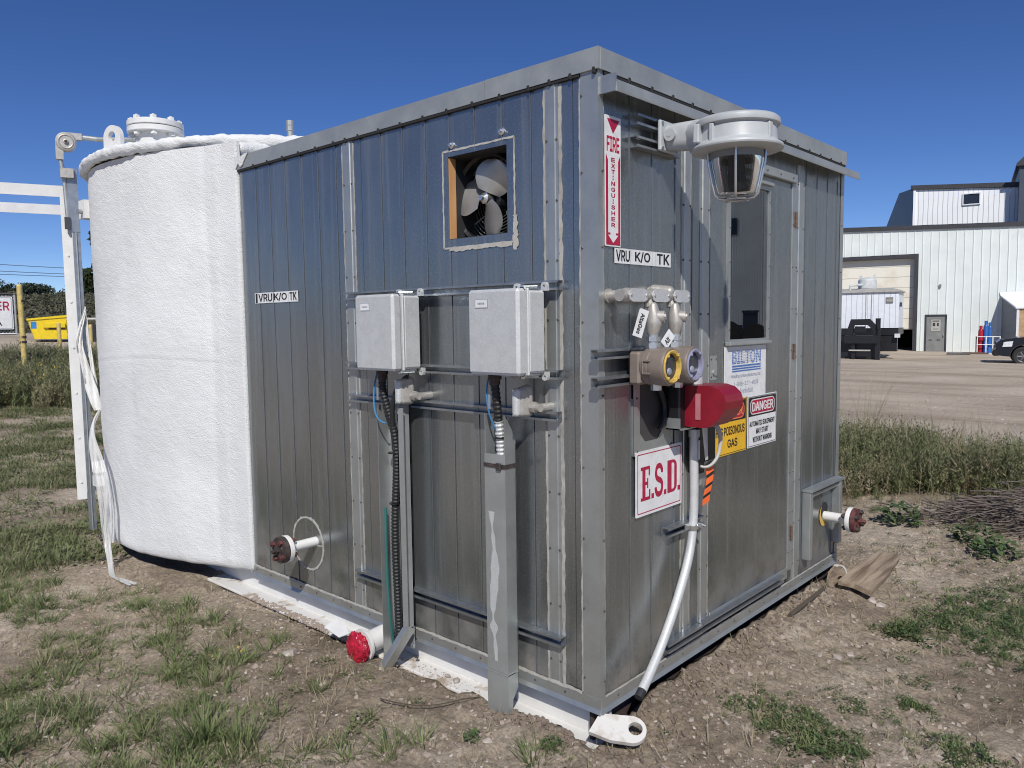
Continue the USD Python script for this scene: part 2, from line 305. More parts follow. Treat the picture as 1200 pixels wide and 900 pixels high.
# ---------------------------------------------------------------- ground
def sst(x, a, b): t = np.clip((x-a)/(b-a), 0, 1); return t*t*(3-2*t)
def gz0(x, y):
    x = np.asarray(x, float); y = np.asarray(y, float)
    z = -.135 - .0058*np.clip(y-6, 0, 60)
    lx = np.maximum(0, -x-9); z = z + .0415*(np.sqrt(lx*lx+4)-2)*(1-sst(lx, 36, 46)) + 1.42*sst(lx, 36, 46)
    z = z + 4.0*sst(-x, 62, 135)*(.8+.4*meshkit.noise(np.stack([x*0+1, y/30, x/60], -1), 3))*(1-sst(y, 60, 120))
    z = z + .085*np.exp(-np.maximum(0, x)/.45)*sst(x, -.25, .02)*sst(y, .02, .40)*(1-sst(y, 2.5, 3.2))   # soil heaped along the door wall
    z = z - .040*np.exp(-((y+.02)/.075)**2)*sst(x, -3.6, -3.2)*(1-sst(x, -.85, -.65))
    z = z + .045*np.exp(-(((x+.22)/.22)**2+((y+.10)/.16)**2))
    return z
def gz(x, y):
    x = np.asarray(x, float); y = np.asarray(y, float); p = np.stack([x, y, x*0], -1)
    near = 1/(1+(np.hypot(x-1.8, y+2.5)/14)**2)
    z = gz0(x, y) + near*(.070*(meshkit.fbm(p*1.3, 4, 5)-.5) + .034*(np.abs(meshkit.fbm(p*5.5, 3, 9)-.5)*2-.25) + .034*(meshkit.fbm(p*15, 3, 19)-.5)*(.35+1.3*meshkit.fbm(p*1.9, 2, 29)))
    inside = (x < -.0) & (x > -2.9) & (y > -.06) & (y < 2.7)
    return np.where(inside, -.16, z)
def axis(lo, dl, dh, hi, step, far):
    mid = np.arange(dl, dh, step); a = [dl]; s = step
    while a[-1] > lo: s *= far; a.append(a[-1]-s)
    b = [mid[-1]]; s = step
    while b[-1] < hi: s *= far; b.append(b[-1]+s)
    return np.r_[a[:0:-1], mid, b[1:]]
X = axis(-400, -5.2, 2.4, 400, .018, 1.035); Y = axis(-300, -2.6, 4.6, 500, .018, 1.035)
gx, gy = np.meshgrid(X, Y, indexing='ij'); Zg = gz(gx, gy)
nx, ny = len(X), len(Y); ii = (np.arange(nx-1)[:, None]*ny + np.arange(ny-1)[None, :]).ravel()
GF = np.vstack([np.c_[ii, ii+ny, ii+ny+1], np.c_[ii, ii+ny+1, ii+1]])
MATS['soil'] = usdkit.material(stage, '/World/Looks/soil', {
    'g': ('geometry', {}), 'xyz': ('separate_xyz', {}),
    'n1': ('noise_texture', {'scale': .9, 'detail': 6.0, 'roughness': .6}), 'r1': ('rgb_ramp', {'ramp': [(.36, (.235, .188, .142)), (.48, (.355, .294, .228)), (.62, (.475, .405, .325))]}),
    'n2': ('noise_texture', {'scale': 46., 'detail': 7.0, 'roughness': .8}), 'r2': ('rgb_ramp', {'ramp': [(.34, (.50, .48, .46)), (.5, (1, 1, 1)), (.66, (1.45, 1.42, 1.38))]}),
    'm1': ('mix_color', {'blend_type': 'multiply', 'fac': 1.0, 'use_clamp': False}),
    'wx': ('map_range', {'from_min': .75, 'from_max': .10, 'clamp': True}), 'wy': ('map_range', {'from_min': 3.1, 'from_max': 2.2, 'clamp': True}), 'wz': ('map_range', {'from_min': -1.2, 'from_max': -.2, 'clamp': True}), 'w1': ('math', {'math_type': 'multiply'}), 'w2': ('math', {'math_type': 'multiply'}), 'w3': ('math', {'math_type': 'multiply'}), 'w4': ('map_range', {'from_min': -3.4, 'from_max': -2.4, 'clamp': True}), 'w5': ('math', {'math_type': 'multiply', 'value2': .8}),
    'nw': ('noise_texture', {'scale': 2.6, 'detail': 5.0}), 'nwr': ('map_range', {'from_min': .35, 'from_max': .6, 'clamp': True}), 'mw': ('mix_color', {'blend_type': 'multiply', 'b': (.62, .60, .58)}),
    # gravel yard beyond the weeds
    'ny': ('noise_texture', {'scale': .35, 'detail': 4.0}), 'nyr': ('rgb_ramp', {'ramp': [(.35, (.385, .322, .255)), (.65, (.50, .43, .35))]}),
    'jit': ('math', {'math_type': 'multiply_add', 'value2': 2.0, 'value3': -1.0}), 'ys': ('math', {'math_type': 'add'}), 'ym': ('map_range', {'from_min': 7.6, 'from_max': 8.6, 'clamp': True}),
    'xm': ('map_range', {'from_min': -24., 'from_max': -27., 'clamp': True}), 'xx': ('math', {'math_type': 'maximum'}),
    'mp2': ('mapping', {'scale': (.10, .85, 1.)}), 'nt': ('noise_texture', {'scale': 1.1, 'detail': 5.0, 'roughness': .65}), 'ntr': ('rgb_ramp', {'ramp': [(.34, (.74, .72, .70)), (.50, (1, 1, 1))]}), 'mt': ('mix_color', {'blend_type': 'multiply', 'fac': 1.0}),
    'm2': ('mix_color', {}),
    # rough pasture far to the left
    'hm': ('map_range', {'from_min': -50., 'from_max': -56., 'clamp': True}), 'nh': ('noise_texture', {'scale': .09, 'detail': 6.0, 'roughness': .65}), 'rh': ('rgb_ramp', {'ramp': [(.38, (.06, .066, .04)), (.62, (.14, .125, .08))]}),
    'm3': ('mix_color', {}),
    'b': ('bump', {'strength': 1.0, 'distance': .02}), 'nb': ('noise_texture', {'scale': 48., 'detail': 8.0, 'roughness': .75}),
    'p': ('principled_bsdf', {'roughness': .95, 'specular_ior_level': .12})},
    [('g.position', 'xyz.vector'), ('g.position', 'n1.vector'), ('g.position', 'n2.vector'), ('g.position', 'ny.vector'), ('g.position', 'nb.vector'), ('g.position', 'nh.vector'),
     ('n1.fac', 'r1.fac'), ('n2.fac', 'r2.fac'), ('r1.color', 'm1.a'), ('r2.color', 'm1.b'),
     ('ny.fac', 'nyr.fac'), ('ny.fac', 'jit.value1'), ('xyz.y', 'ys.value1'), ('jit.value', 'ys.value2'), ('ys.value', 'ym.value'), ('xyz.x', 'xm.value'), ('ym.result', 'xx.value1'), ('xm.result', 'xx.value2'),
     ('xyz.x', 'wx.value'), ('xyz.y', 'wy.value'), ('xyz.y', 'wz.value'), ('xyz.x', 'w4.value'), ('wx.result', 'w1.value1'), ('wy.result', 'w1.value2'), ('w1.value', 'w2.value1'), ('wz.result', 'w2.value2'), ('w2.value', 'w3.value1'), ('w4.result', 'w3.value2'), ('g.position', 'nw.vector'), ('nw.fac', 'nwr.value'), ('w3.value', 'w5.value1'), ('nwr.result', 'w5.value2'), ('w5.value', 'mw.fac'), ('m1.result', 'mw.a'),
     ('xx.value', 'm2.fac'), ('mw.result', 'm2.a'), ('g.position', 'mp2.vector'), ('mp2.vector', 'nt.vector'), ('nt.fac', 'ntr.fac'), ('nyr.color', 'mt.a'), ('ntr.color', 'mt.b'), ('mt.result', 'm2.b'),
     ('xyz.x', 'hm.value'), ('nh.fac', 'rh.fac'), ('hm.result', 'm3.fac'), ('m2.result', 'm3.a'), ('rh.color', 'm3.b'),
     ('nb.fac', 'b.height'), ('b.normal', 'p.normal'), ('m3.result', 'p.base_color')], surface='p.BSDF')
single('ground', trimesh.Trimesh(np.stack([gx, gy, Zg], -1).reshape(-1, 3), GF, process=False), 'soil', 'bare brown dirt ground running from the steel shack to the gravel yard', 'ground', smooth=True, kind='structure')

# ---------------------------------------------------------------- the steel equipment shack
SH = thing('equipment_shack', 'large galvanised steel equipment shack with ribbed wall sheets and a door', 'equipment shack', (0, 0, 0))
H = 2.70; XL = -2.80; WD = 2.70
# inner core behind the sheets, with the fan recess left open
FX0, FX1, FZ0, FZ1 = -.862, -.488, 2.026, 2.408
core = [box(XL, -.02, .014, .40, -.0, FZ0-.0), box(XL, FX0, .014, .40, FZ0, FZ1), box(FX1, -.02, .014, .40, FZ0, FZ1), box(XL, -.02, .014, .40, FZ1, 2.66), box(XL, -.02, .40, 1.05, 0, 2.66), box(XL, -.45, 1.05, 1.62, 0, 2.66), box(XL, -.02, 1.62, WD-.02, 0, 2.66), box(-.45, -.02, 1.05, 1.62, 0, 1.50), box(-.45, -.02, 1.05, 1.62, 2.36, 2.66)]
part('core', cat(core), 'inside_dark', SH)
seams = [XL+.002, -2.598, -2.435, -2.266, -2.096, -1.925, -1.753, -1.645, -1.532, -1.360, -1.188, -1.018, -.851, -.682, -.513, -.346, -.232, -.123, -.006]
fanrect = sbox(FX0, FZ0, FX1, FZ1)
for k, (a, b) in enumerate(zip(seams[:-1], seams[1:])):
    shp = sbox(a+.0015, .004, b-.0015, 2.640).difference(fanrect)
    p = part('wall_panel', LP(shp, -.012, .0), 'sheet_steel', SH)
    if k not in (7, 16, 17):   # standing lip at each joint
        lip = sbox(b-.0034, .056, b-.0008, 2.628).difference(fanrect)
        part('seam_lip', LP(lip, .0003, .0042), 'strut_steel', p)
rseams = [.006, .223, .395, .590, .745, .870, .905]
for a, b in zip(rseams[:-2], rseams[1:-1]):
    p = part('wall_panel', RB(a+.0015, b-.0015, .004, 2.640, -.012, 0), 'sheet_steel', SH)
    part('seam_lip', RB(b-.0034, b-.0008, .056, 2.628, .0003, .0042), 'strut_steel', p)
part('wall_panel', RB(.8715, .912, .004, 2.64, -.012, 0), 'sheet_steel', SH)
part('wall_panel', RB(.9135, 1.905, 2.45, 2.64, -.012, 0), 'sheet_steel', SH)
for a, b in ((1.906, 2.09), (2.093, 2.26), (2.263, 2.43), (2.433, 2.60), (2.603, 2.694)):
    p = part('wall_panel', RB(a, b-.0015, .004, 2.64, -.012, 0), 'sheet_steel', SH)
    part('seam_lip', RB(b-.0034, b-.0008, .056, 2.50, .0003, .0042), 'strut_steel', p)
part('back_wall', box(XL, 0, WD-.015, WD-.003, 0, 2.64), 'sheet_steel', SH)
# roof cap and fascia
part('roof', box(-2.84, .004, -.004, WD+.006, 2.662, 2.688), 'galvanised', SH)
f = [LB(-2.835, -.604, 2.618, H, -.003, .014), LB(-.60, .014, 2.617, H+.001, -.003, .0155)]
part('fascia', cat(f[:1]), 'galvanised_dull', SH); part('fascia', cat(f[1:]), 'galvanised_dull', SH)
part('fascia', RB(.0, WD+.012, 2.617, H, -.003, .0155), 'galvanised_dull', SH)
part('fascia', box(-2.83, .0, WD-.002, WD+.012, 2.618, H-.001), 'galvanised_dull', SH)
part('fascia_gap', cat([LB(XL, -.084, 2.605, 2.6165, .0046, .0125), RB(.03, WD, 2.605, 2.6165, .0046, .0125)]), 'dark_gap', SH)
dots = [(s-.002, -.004, 2.613) for s in seams if s > XL+.05]
part('rib_plug', cat([cbox(x-.007, x+.007, -.020, .0, 2.600, 2.626, .003) for x, *_ in dots] + [cbox(.0, .020, y-.008, y+.008, 2.600, 2.626, .003) for y in np.arange(.2, 2.65, .172)]), 'dark_gap', SH, kind='stuff')
# drip cap over the door wall
drip = Polygon([(0, 2.578), (0, 2.566), (.066, 2.553), (.070, 2.526), (.082, 2.522), (.084, 2.530), (.078, 2.568), (.004, 2.582)])
part('drip_cap', prism(drip, np.array([[1, 0, 0, 0], [0, 0, -1, 2.765], [0, 1, 0, 0], [0, 0, 0, 1]], float), 2.75), 'galvanised_dull', SH)
part('drip_cap_end', RB(.004, .016, 2.522, 2.59, .001, .079), 'galvanised', SH)
# corner posts
part('corner_trim', cat([LB(-.083, .0045, .050, 2.618, .0022, .0045), RB(-.0022, .030, .050, 2.6175, .0022, .0045)]), 'galvanised', SH)
part('corner_trim', RB(2.655, 2.706, .05, 2.6175, .0022, .0045), 'galvanised', SH)
part('corner_trim', cat([box(-.06, .004, WD+.001, WD+.004, .05, 2.61)]), 'galvanised', SH)
def strip(u0, u1, z0, z1, side, name='trim_strip', sub=SH):
    w = u1-u0; poly = [(u0, .0), (u0, .003), (u0+w*.20, .003), (u0+w*.24, .0075), (u1-w*.24, .0075), (u1-w*.20, .003), (u1, .003), (u1, .0)]
    if side == 'L':
        pm = np.array([[1, 0, 0, 0], [0, -1, 0, 0], [0, 0, 1, z0], [0, 0, 0, 1]], float)
    else:
        pm = np.array([[0, 1, 0, 0], [1, 0, 0, 0], [0, 0, 1, z0], [0, 0, 0, 1]], float)
    return part(name, prism(Polygon(poly), pm, z1-z0), 'galvanised', sub)
S = [strip(-1.690, -1.602, .052, 2.612, 'L'), strip(-.268, -.198, .052, 2.612, 'L'), strip(.650, .725, .10, 2.520, 'R'), strip(.815, .905, .10, 2.520, 'R'), strip(1.955, 2.055, .052, 2.520, 'R')]
sc = []
for x in (-1.680, -1.612, -.260, -.206): sc += [(x, -.003, z) for z in np.arange(.16, 2.6, .247)]
sc += [(-.076, -.0045, z) for z in np.arange(.13, 2.6, .30)]
part('screws', screws(sc, (0, -1, 0)), 'screw', SH, kind='stuff')
sr_ = []
for y in (.658, .717, .824, .896, 1.965, 2.045): sr_ += [(.003, y, z) for z in np.arange(.16, 2.5, .25)]
sr_ += [(.0045, .021, z) for z in np.arange(.13, 2.6, .30)] + [(.0045, 2.67, z) for z in np.arange(.13, 2.5, .30)]
part('screws', screws(sr_, (1, 0, 0)), 'screw', SH, kind='stuff')
# sealant beads beside the strips
se = [ribbon_seal(Lm(.0005), u, .06, 2.60, w, 90, k) for k, (u, w) in enumerate([(-1.694, .008), (-1.598, .008), (-.274, .010), (-.190, .013), (-.088, .007)])]
part('sealant_bead', cat(se), 'sealant_dirty', SH, kind='stuff')
part('sealant_bead', cat([ribbon_seal(Rm(.0005), u, .12, 2.50, w, 80, 20+k) for k, (u, w) in enumerate([(.033, .005), (.646, .005), (.730, .005), (.911, .005), (1.950, .004), (2.060, .004)])]), 'sealant_dirty', SH, kind='stuff')
# base flashing
fl = Polygon([(-.002, .058), (.006, .056), (.007, .012), (.016, -.006), (.010, -.010), (-.002, -.008)])
part('base_flashing', prism(fl, np.array([[0, 0, 1, XL-.01], [-1, 0, 0, 0], [0, 1, 0, 0], [0, 0, 0, 1]], float), 2.81+.008), 'galvanised', SH)
part('base_flashing', prism(fl, np.array([[1, 0, 0, 0], [0, 0, -1, 2.70], [0, 1, 0, 0], [0, 0, 0, 1]], float), 2.70-.001), 'galvanised', SH)
part('sealant_bead', ribbon_seal(Lm(.0065), .060, XL+.02, -.09, .010, 150, 41, True), 'sealant', SH)
part('sealant_bead', ribbon_seal(Rm(.0065), .060, .03, 2.69, .006, 120, 42, True), 'sealant', SH)
part('screws', cat([screws([(x, -.0065, .035) for x in np.arange(-2.76, -.05, .172)], (0, -1, 0)), screws([(.0065, y, .035) for y in np.arange(.12, 2.65, .18)], (1, 0, 0))]), 'screw', SH, kind='stuff')
# strut channel rails
def strut(side, u0, u1, zc, d0=.0, h=.041, name='strut_rail', par=SH):
    o = Polygon([(0, 0), (.041, 0), (.041, .010), (.034, .010), (.034, .0027), (.0027, .0027), (.0027, h-.0027), (.034, h-.0027), (.034, h-.010), (.041, h-.010), (.041, h), (0, h)])
    # (depth, z) profile swept along u
    if side == 'L': pm = np.array([[0, 0, 1, u0], [-1, 0, 0, -d0-.0015], [0, 1, 0, zc-h/2], [0, 0, 0, 1]], float)
    else: pm = np.array([[1, 0, 0, d0+.0015], [0, 0, -1, u1], [0, 1, 0, zc-h/2], [0, 0, 0, 1]], float)
    return part(name, prism(o, pm, u1-u0), 'strut_steel', par)
strut('L', -1.665, -.180, 1.785); strut('L', -1.665, -.180, 1.412); strut('L', -1.660, -.190, 1.235); strut('L', -1.635, -.178, .260)
strut('R', -.058, .42, 1.500); strut('R', -.058, .42, 1.388); strut('R', .475, .80, .668); strut('R', .478, .80, .122); strut('R', .803, 1.76, .124)
strut('R', .222, .56, 2.462, h=.045); strut('R', .222, .56, 2.372, h=.045)
# patched squares of sealant where earlier pieces were removed
def annulus(u, v, r, w, seed):
    t = np.linspace(0, 2*PI, 60); g = np.random.default_rng(seed)
    o = Polygon(np.c_[u+(r+w*g.random(60)*.6)*np.cos(t), v+(r+w*g.random(60)*.6)*np.sin(t)]); return o.difference(Point(u, v).buffer(r-w*.5))
part('pipe_patch', LP(Point(-2.155, .322).buffer(.158, 24), .0006, .0022), 'sheet_steel', SH)
part('sealant_ring', LP(annulus(-2.155, .322, .160, .016, 3), .0005, .0032), 'sealant', SH)
part('sealant_ring', LP(LineString([(-2.30, .30), (-2.01, .33)]).buffer(.004), .0005, .0025), 'sealant', SH)

# fan opening: sheet flange, wooden jamb, recess
fr = sbox(FX0-.036, FZ0-.040, FX1+.045, FZ1+.026).difference(fanrect)
part('fan_flange', LP(fr, .0004, .0022), 'sheet_steel', SH)
def loop_seal(rect, w, seed, M0):
    u0, v0, u1, v1 = rect
    return cat([ribbon_seal(M0, u0, v0, v1, w, 26, seed), ribbon_seal(M0, u1, v0, v1, w, 26, seed+1), ribbon_seal(M0, v0, u0, u1, w, 26, seed+2, True), ribbon_seal(M0, v1, u0, u1, w, 26, seed+3, True)])
part('sealant_bead', loop_seal((FX0-.036, FZ0-.040, FX1+.045, FZ1+.026), .006, 50, Lm(.0025)), 'sealant', SH, kind='stuff')
part('sealant_bead', ribbon_seal(Lm(.003), FZ0-.048, -.86, -.46, .012, 30, 60, True), 'sealant', SH); part('sealant_bead', ribbon_seal(Lm(.003), -.440, 1.95, 2.10, .018, 18, 61), 'sealant', SH)
part('fan_jamb', prism(Polygon([(FX0-.004, .002), (FX0+.004, .002), (FX0+.002, .045), (FX0-.004, .045)]), np.array([[1, 0, 0, 0], [0, 1, 0, 0], [0, 0, 1, FZ0+.001], [0, 0, 0, 1]], float), FZ1-FZ0-.002), 'wood_new', SH, label='bare orange brown wooden jamb inside the fan opening')
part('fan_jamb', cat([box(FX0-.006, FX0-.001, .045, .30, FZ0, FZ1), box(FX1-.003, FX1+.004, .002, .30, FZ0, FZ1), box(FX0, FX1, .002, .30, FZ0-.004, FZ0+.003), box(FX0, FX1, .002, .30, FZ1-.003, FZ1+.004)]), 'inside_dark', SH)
for x, z in ((-.835, 2.46), (-.515, 2.468)):
    b = part('roof_bolt', cat([lathe([(0, .0), (.017, .0), (.017, .003), (.008, .008), (.008, .018), (0, .019)], (x, -.001, z), (0, -1, 0), 14)]), 'zinc', SH)

# door
D0, D1, DZ0, DZ1 = .915, 1.865, .135, 2.400
win = sbox(1.130, 1.540, 1.600, 2.300)
DR = part('door', cat([RP(sbox(D0, DZ0, D1, DZ1).difference(sbox(1.085, 1.515, 1.555, 2.335)), -.012, .004)]), 'sheet_steel', SH)
part('door_edge', cat([RB(D1+.004, D1+.072, DZ0, DZ1+.01, -.01, .012, .002)]), 'galvanised', DR)
part('door_edge', RB(D0+.01, D1+.01, DZ0-.045, DZ0+.022, .0045, .011, .002), 'galvanised', DR)
part('door_header', RB(D0-.0, D1+.03, 2.402, 2.45, -.005, .030, .003), 'galvanised_dull', DR)
for z in (2.20, 1.44, .36):
    part('hinge', cat([cyl((.018, D1+.045, z-.045), (.018, D1+.045, z+.045), .007, 10), RB(D1+.030, D1+.060, z-.04, z+.04, .011, .0145)]), 'rust', DR, label='rusty hinge on the door edge')
for z in np.arange(.3, 2.35, .33): pass
part('screws', screws([(.012, y, z) for z in np.arange(.25, 2.35, .24) for y in (D1+.012, D1+.064)] + [(.011, y, DZ0-.015) for y in np.arange(.98, 1.85, .16)] + [(.030, y, 2.425) for y in np.arange(.98, 1.85, .17)], (1, 0, 0)), 'screw', DR, kind='stuff')
WY0, WY1, WZ0, WZ1 = 1.075, 1.560, 1.515, 2.350
wf = sbox(WY0, WZ0-.002, WY1, WZ1).difference(sbox(1.098, 1.530, 1.545, 2.322))
part('window_frame', RP(wf, .0045, .020), 'galvanised', DR)
part('window_sill', RB(WY0-.004, WY1+.004, 1.500, 1.517, .006, .036, .002), 'galvanised_dull', DR)
part('window_head', RB(WY0-.004, WY1+.004, 2.345, 2.362, .006, .038, .002), 'galvanised_dull', DR)
part('window_pane', RB(1.094, 1.550, 1.526, 2.326, .0045, .0085), 'window_glass', DR)
part('screws', screws([(.020, y, z) for z in np.arange(1.58, 2.32, .17) for y in (1.087, 1.549)], (1, 0, 0), .0035), 'screw', DR, kind='stuff')
part('latch_plate', cat([RP(rrect(.915, .985, 1.335, 1.455, .006), .0045, .0075), cyl((.0075, .950, 1.372), (.016, .950, 1.372), .013, 14)]), 'galvanised_dull', DR)
part('latch_plate_screws', screws([(.0075, y, z) for y in (.925, .975) for z in (1.352, 1.44)], (1, 0, 0), .005), 'screw', DR)
# far end: framed pipe outlet
for a in (2.10, 2.60): part('outlet_frame', RB(a, a+.045, .15, .575, .002, .055, .003), 'galvanised', SH)
part('outlet_hood', cat([RB(2.095, 2.65, .572, .588, .002, .066, .002), RB(2.14, 2.61, .530, .552, .002, .040, .002)]), 'galvanised', SH)
part('outlet_hole', RP(Point(2.46, .360).buffer(.072), .0043, .0055), 'polyurethane', SH)
part('outlet_hole', RP(Point(2.464, .385).buffer(.058), .0056, .0062), 'inside_dark', SH)
# white torn corner of foam over the end of the fascia
g = np.random.default_rng(4)
pl = Polygon([(-2.84, 2.60), (-2.84, 2.705), (-2.80, 2.70), (-2.765, 2.702), (-2.73, 2.690), (-2.70, 2.702), (-2.65, 2.703), (-2.70, 2.66), (-2.715, 2.64), (-2.745, 2.628), (-2.77, 2.655), (-2.80, 2.625)])

# ---------------------------------------------------------------- skid beam under the shack
SK = thing('skid_beam', 'white painted steel skid beam under the left wall with soil on its ledge', 'skid beam', (-1.6, 0, -.16))
g = np.random.default_rng(11)
part('web', cat([LB(-5.2, -.01, -.16, -.004, -.095, -.065)]), 'white_paint', SK)
part('ledge', LB(-3.35, -.62, -.155, -.138, -.066, .066, .003), 'white_paint_dirty', SK)
part('ledge', LB(-.60, -.012, -.165, -.150, -.066, .050, .003), 'white_paint', SK)
part('end_web', RB(.02, 2.68, -.17, -.012, -.07, -.05), 'rust_black', SK)
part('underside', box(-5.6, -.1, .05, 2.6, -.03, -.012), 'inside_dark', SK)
tt = np.linspace(-2.75, -1.9, 60); top = -.138+.028*meshkit.noise(np.c_[tt*9, tt*0, tt*0], 4)
ed = [LB(a, b+.003, -.139, z, -.028+.03*g.random(), .05+.02*g.random()) for a, b, z in zip(tt[:-1], tt[1:], top) if z > -.132]
# ---------------------------------------------------------------- fan in the wall opening
FC = np.array([-.715, .105, 2.212])
FN = thing('wall_fan', 'three bladed exhaust fan set in the square opening of the shack wall', 'fan', FC)
def blade(ang):
    t = np.linspace(0, 2*PI, 28, endpoint=False); n = 7; V = []
    rr = np.linspace(.03, .185, 9); V = []; 
    for r in rr:
        k = (r-.03)/.155; w = .024+.070*math.sin(PI*min(1, .12+.80*k))**.8; 
        if k > .8: w *= math.sqrt(max(.02, 1-((k-.8)/.2)**2*.75))
        for s in np.linspace(-1, 1, 7):
            tw = .48-.24*k
            V.append([r*math.cos(.10*s*k) , w*s*math.cos(tw), w*s*math.sin(tw)+.012*(1-s*s)])
    V = np.array(V); F = []
    for i in range(8):
        for j in range(6):
            a = i*7+j; F += [[a, a+1, a+8], [a, a+8, a+7]]
    F = np.array(F); nv = len(V); V2 = V+[0, 0, .0018]
    V = np.vstack([V, V2]); F = np.vstack([F, F[:, ::-1]+nv])
    ca, sa = math.cos(ang), math.sin(ang); R = np.array([[ca, -sa, 0], [sa, ca, 0], [0, 0, 1]])
    V = V@R.T
    W = np.c_[V[:, 0], -V[:, 2], V[:, 1]]+FC   # (u,v,w)->(x, -w, z)
    return trimesh.Trimesh(W, F, process=False)
for k, a in enumerate((62, 172, 290)):
    part('blade', blade(math.radians(a)), 'fan_blade', FN, smooth=True)
part('hub', cat([lathe([(0, -.03), (.022, -.03), (.026, -.02), (.026, .02), (.012, .03), (.012, .045), (0, .045)], FC, (0, -1, 0), 20), cyl(FC+[0, 0, -.03], FC+[0, -.0, .03], .008, 8)]), 'zinc', FN)
part('motor', lathe([(0, .03), (.06, .03), (.065, .05), (.065, .16), (0, .17)], FC, (0, 1, 0), 24), 'black_paint', FN)
gm = []
for r in np.linspace(.05, .215, 12):
    t = np.linspace(0, 2*PI, 49); gm.append(tube(np.c_[FC[0]+r*np.cos(t), np.full(49, FC[1]+.055+.04*(1-(r/.215)**2)), FC[2]+r*np.sin(t)], .0022, 5, False))
for a in np.arange(4)*PI/2+.6:
    gm.append(tube([FC+[.04*math.cos(a), .10, .04*math.sin(a)], FC+[.215*math.cos(a), .055, .215*math.sin(a)]], .003, 5))
part('wire_guard', cat(gm), 'galvanised', FN)
part('shroud', lathe([(.192, .0), (.205, -.012), (.212, .0), (.212, .06), (.205, .06), (.192, .0)], FC, (0, 1, 0), 48), 'black_paint', FN)

# ---------------------------------------------------------------- cast junction boxes
def junction_box(x0, x1, z0, z1, label, seed):
    t = thing('junction_box', label, 'junction box', ((x0+x1)/2, -.15, z0), 'cast boxes on the strut rails')
    part('body', LB(x0+.006, x1-.004, z0+.006, z1-.006, .062, .168, .010), 'cast_aluminium', t)
    part('cover', LB(x0, x1, z0, z1, .182, .238, .012), 'cast_aluminium', t)
    part('cover_lip', cat([LB(x0-.001, x1+.003, z0-.001, z1+.001, .168, .1805, .004)]), 'cast_aluminium', t)
    for (x, z) in ((x0+.12, z1+.012), (x1-.014, z1+.012), (x0+.12, z0-.012), (x1-.014, z0-.012)):
        up = 1 if z > z0+.1 else -1
        e = Polygon([(x-.016, z-up*.02), (x+.016, z-up*.02), (x+.016, z), (x+.012, z+up*.013), (x, z+up*.017), (x-.012, z+up*.013), (x-.016, z)]).difference(Point(x, z).buffer(.006))
        part('mounting_lug', LP(e, .0435, .060), 'cast_aluminium', t)
    part('clasp', cat([cyl((x1-.02, -.178, z1+.006), (x1-.02, -.10, z1+.010), .007, 8), cyl((x1-.02, -.19, z1+.004), (x1-.02, -.176, z1+.004), .011, 8), LB(x1-.030, x1-.010, z1-.004, z1+.004, .09, .19)]), 'zinc', t)
    part('clasp', cat([cyl((x1-.02, -.178, z0-.006), (x1-.02, -.10, z0-.010), .007, 8), cyl((x1-.02, -.19, z0-.004), (x1-.02, -.176, z0-.004), .011, 8), LB(x1-.030, x1-.010, z0-.004, z0+.004, .09, .19)]), 'zinc', t)
    u = x0+.085; w = z1-.058
    pl_ = part('name_plate', LB(u-.034, u+.034, w-.016, w+.016, .2385, .2405), 'sign_white', t)
    part('print', cat([LB(u-.020+.008*k, u-.014+.008*k, w-.004, w+.004, .2406, .2408) for k in range(5)]), 'text_grey', pl_)
    part('plate_edge', LP(sbox(u-.036, w-.018, u+.036, w+.018).difference(sbox(u-.034, w-.016, u+.034, w+.016)), .2384, .2399), 'text_grey', pl_)
    return t
junction_box(-1.302, -1.008, 1.410, 1.774, 'left cast aluminium junction box, narrower one with speckled cover', 1)
junction_box(-.510, -.222, 1.416, 1.770, 'right cast aluminium junction box, nearer the shack corner', 2)

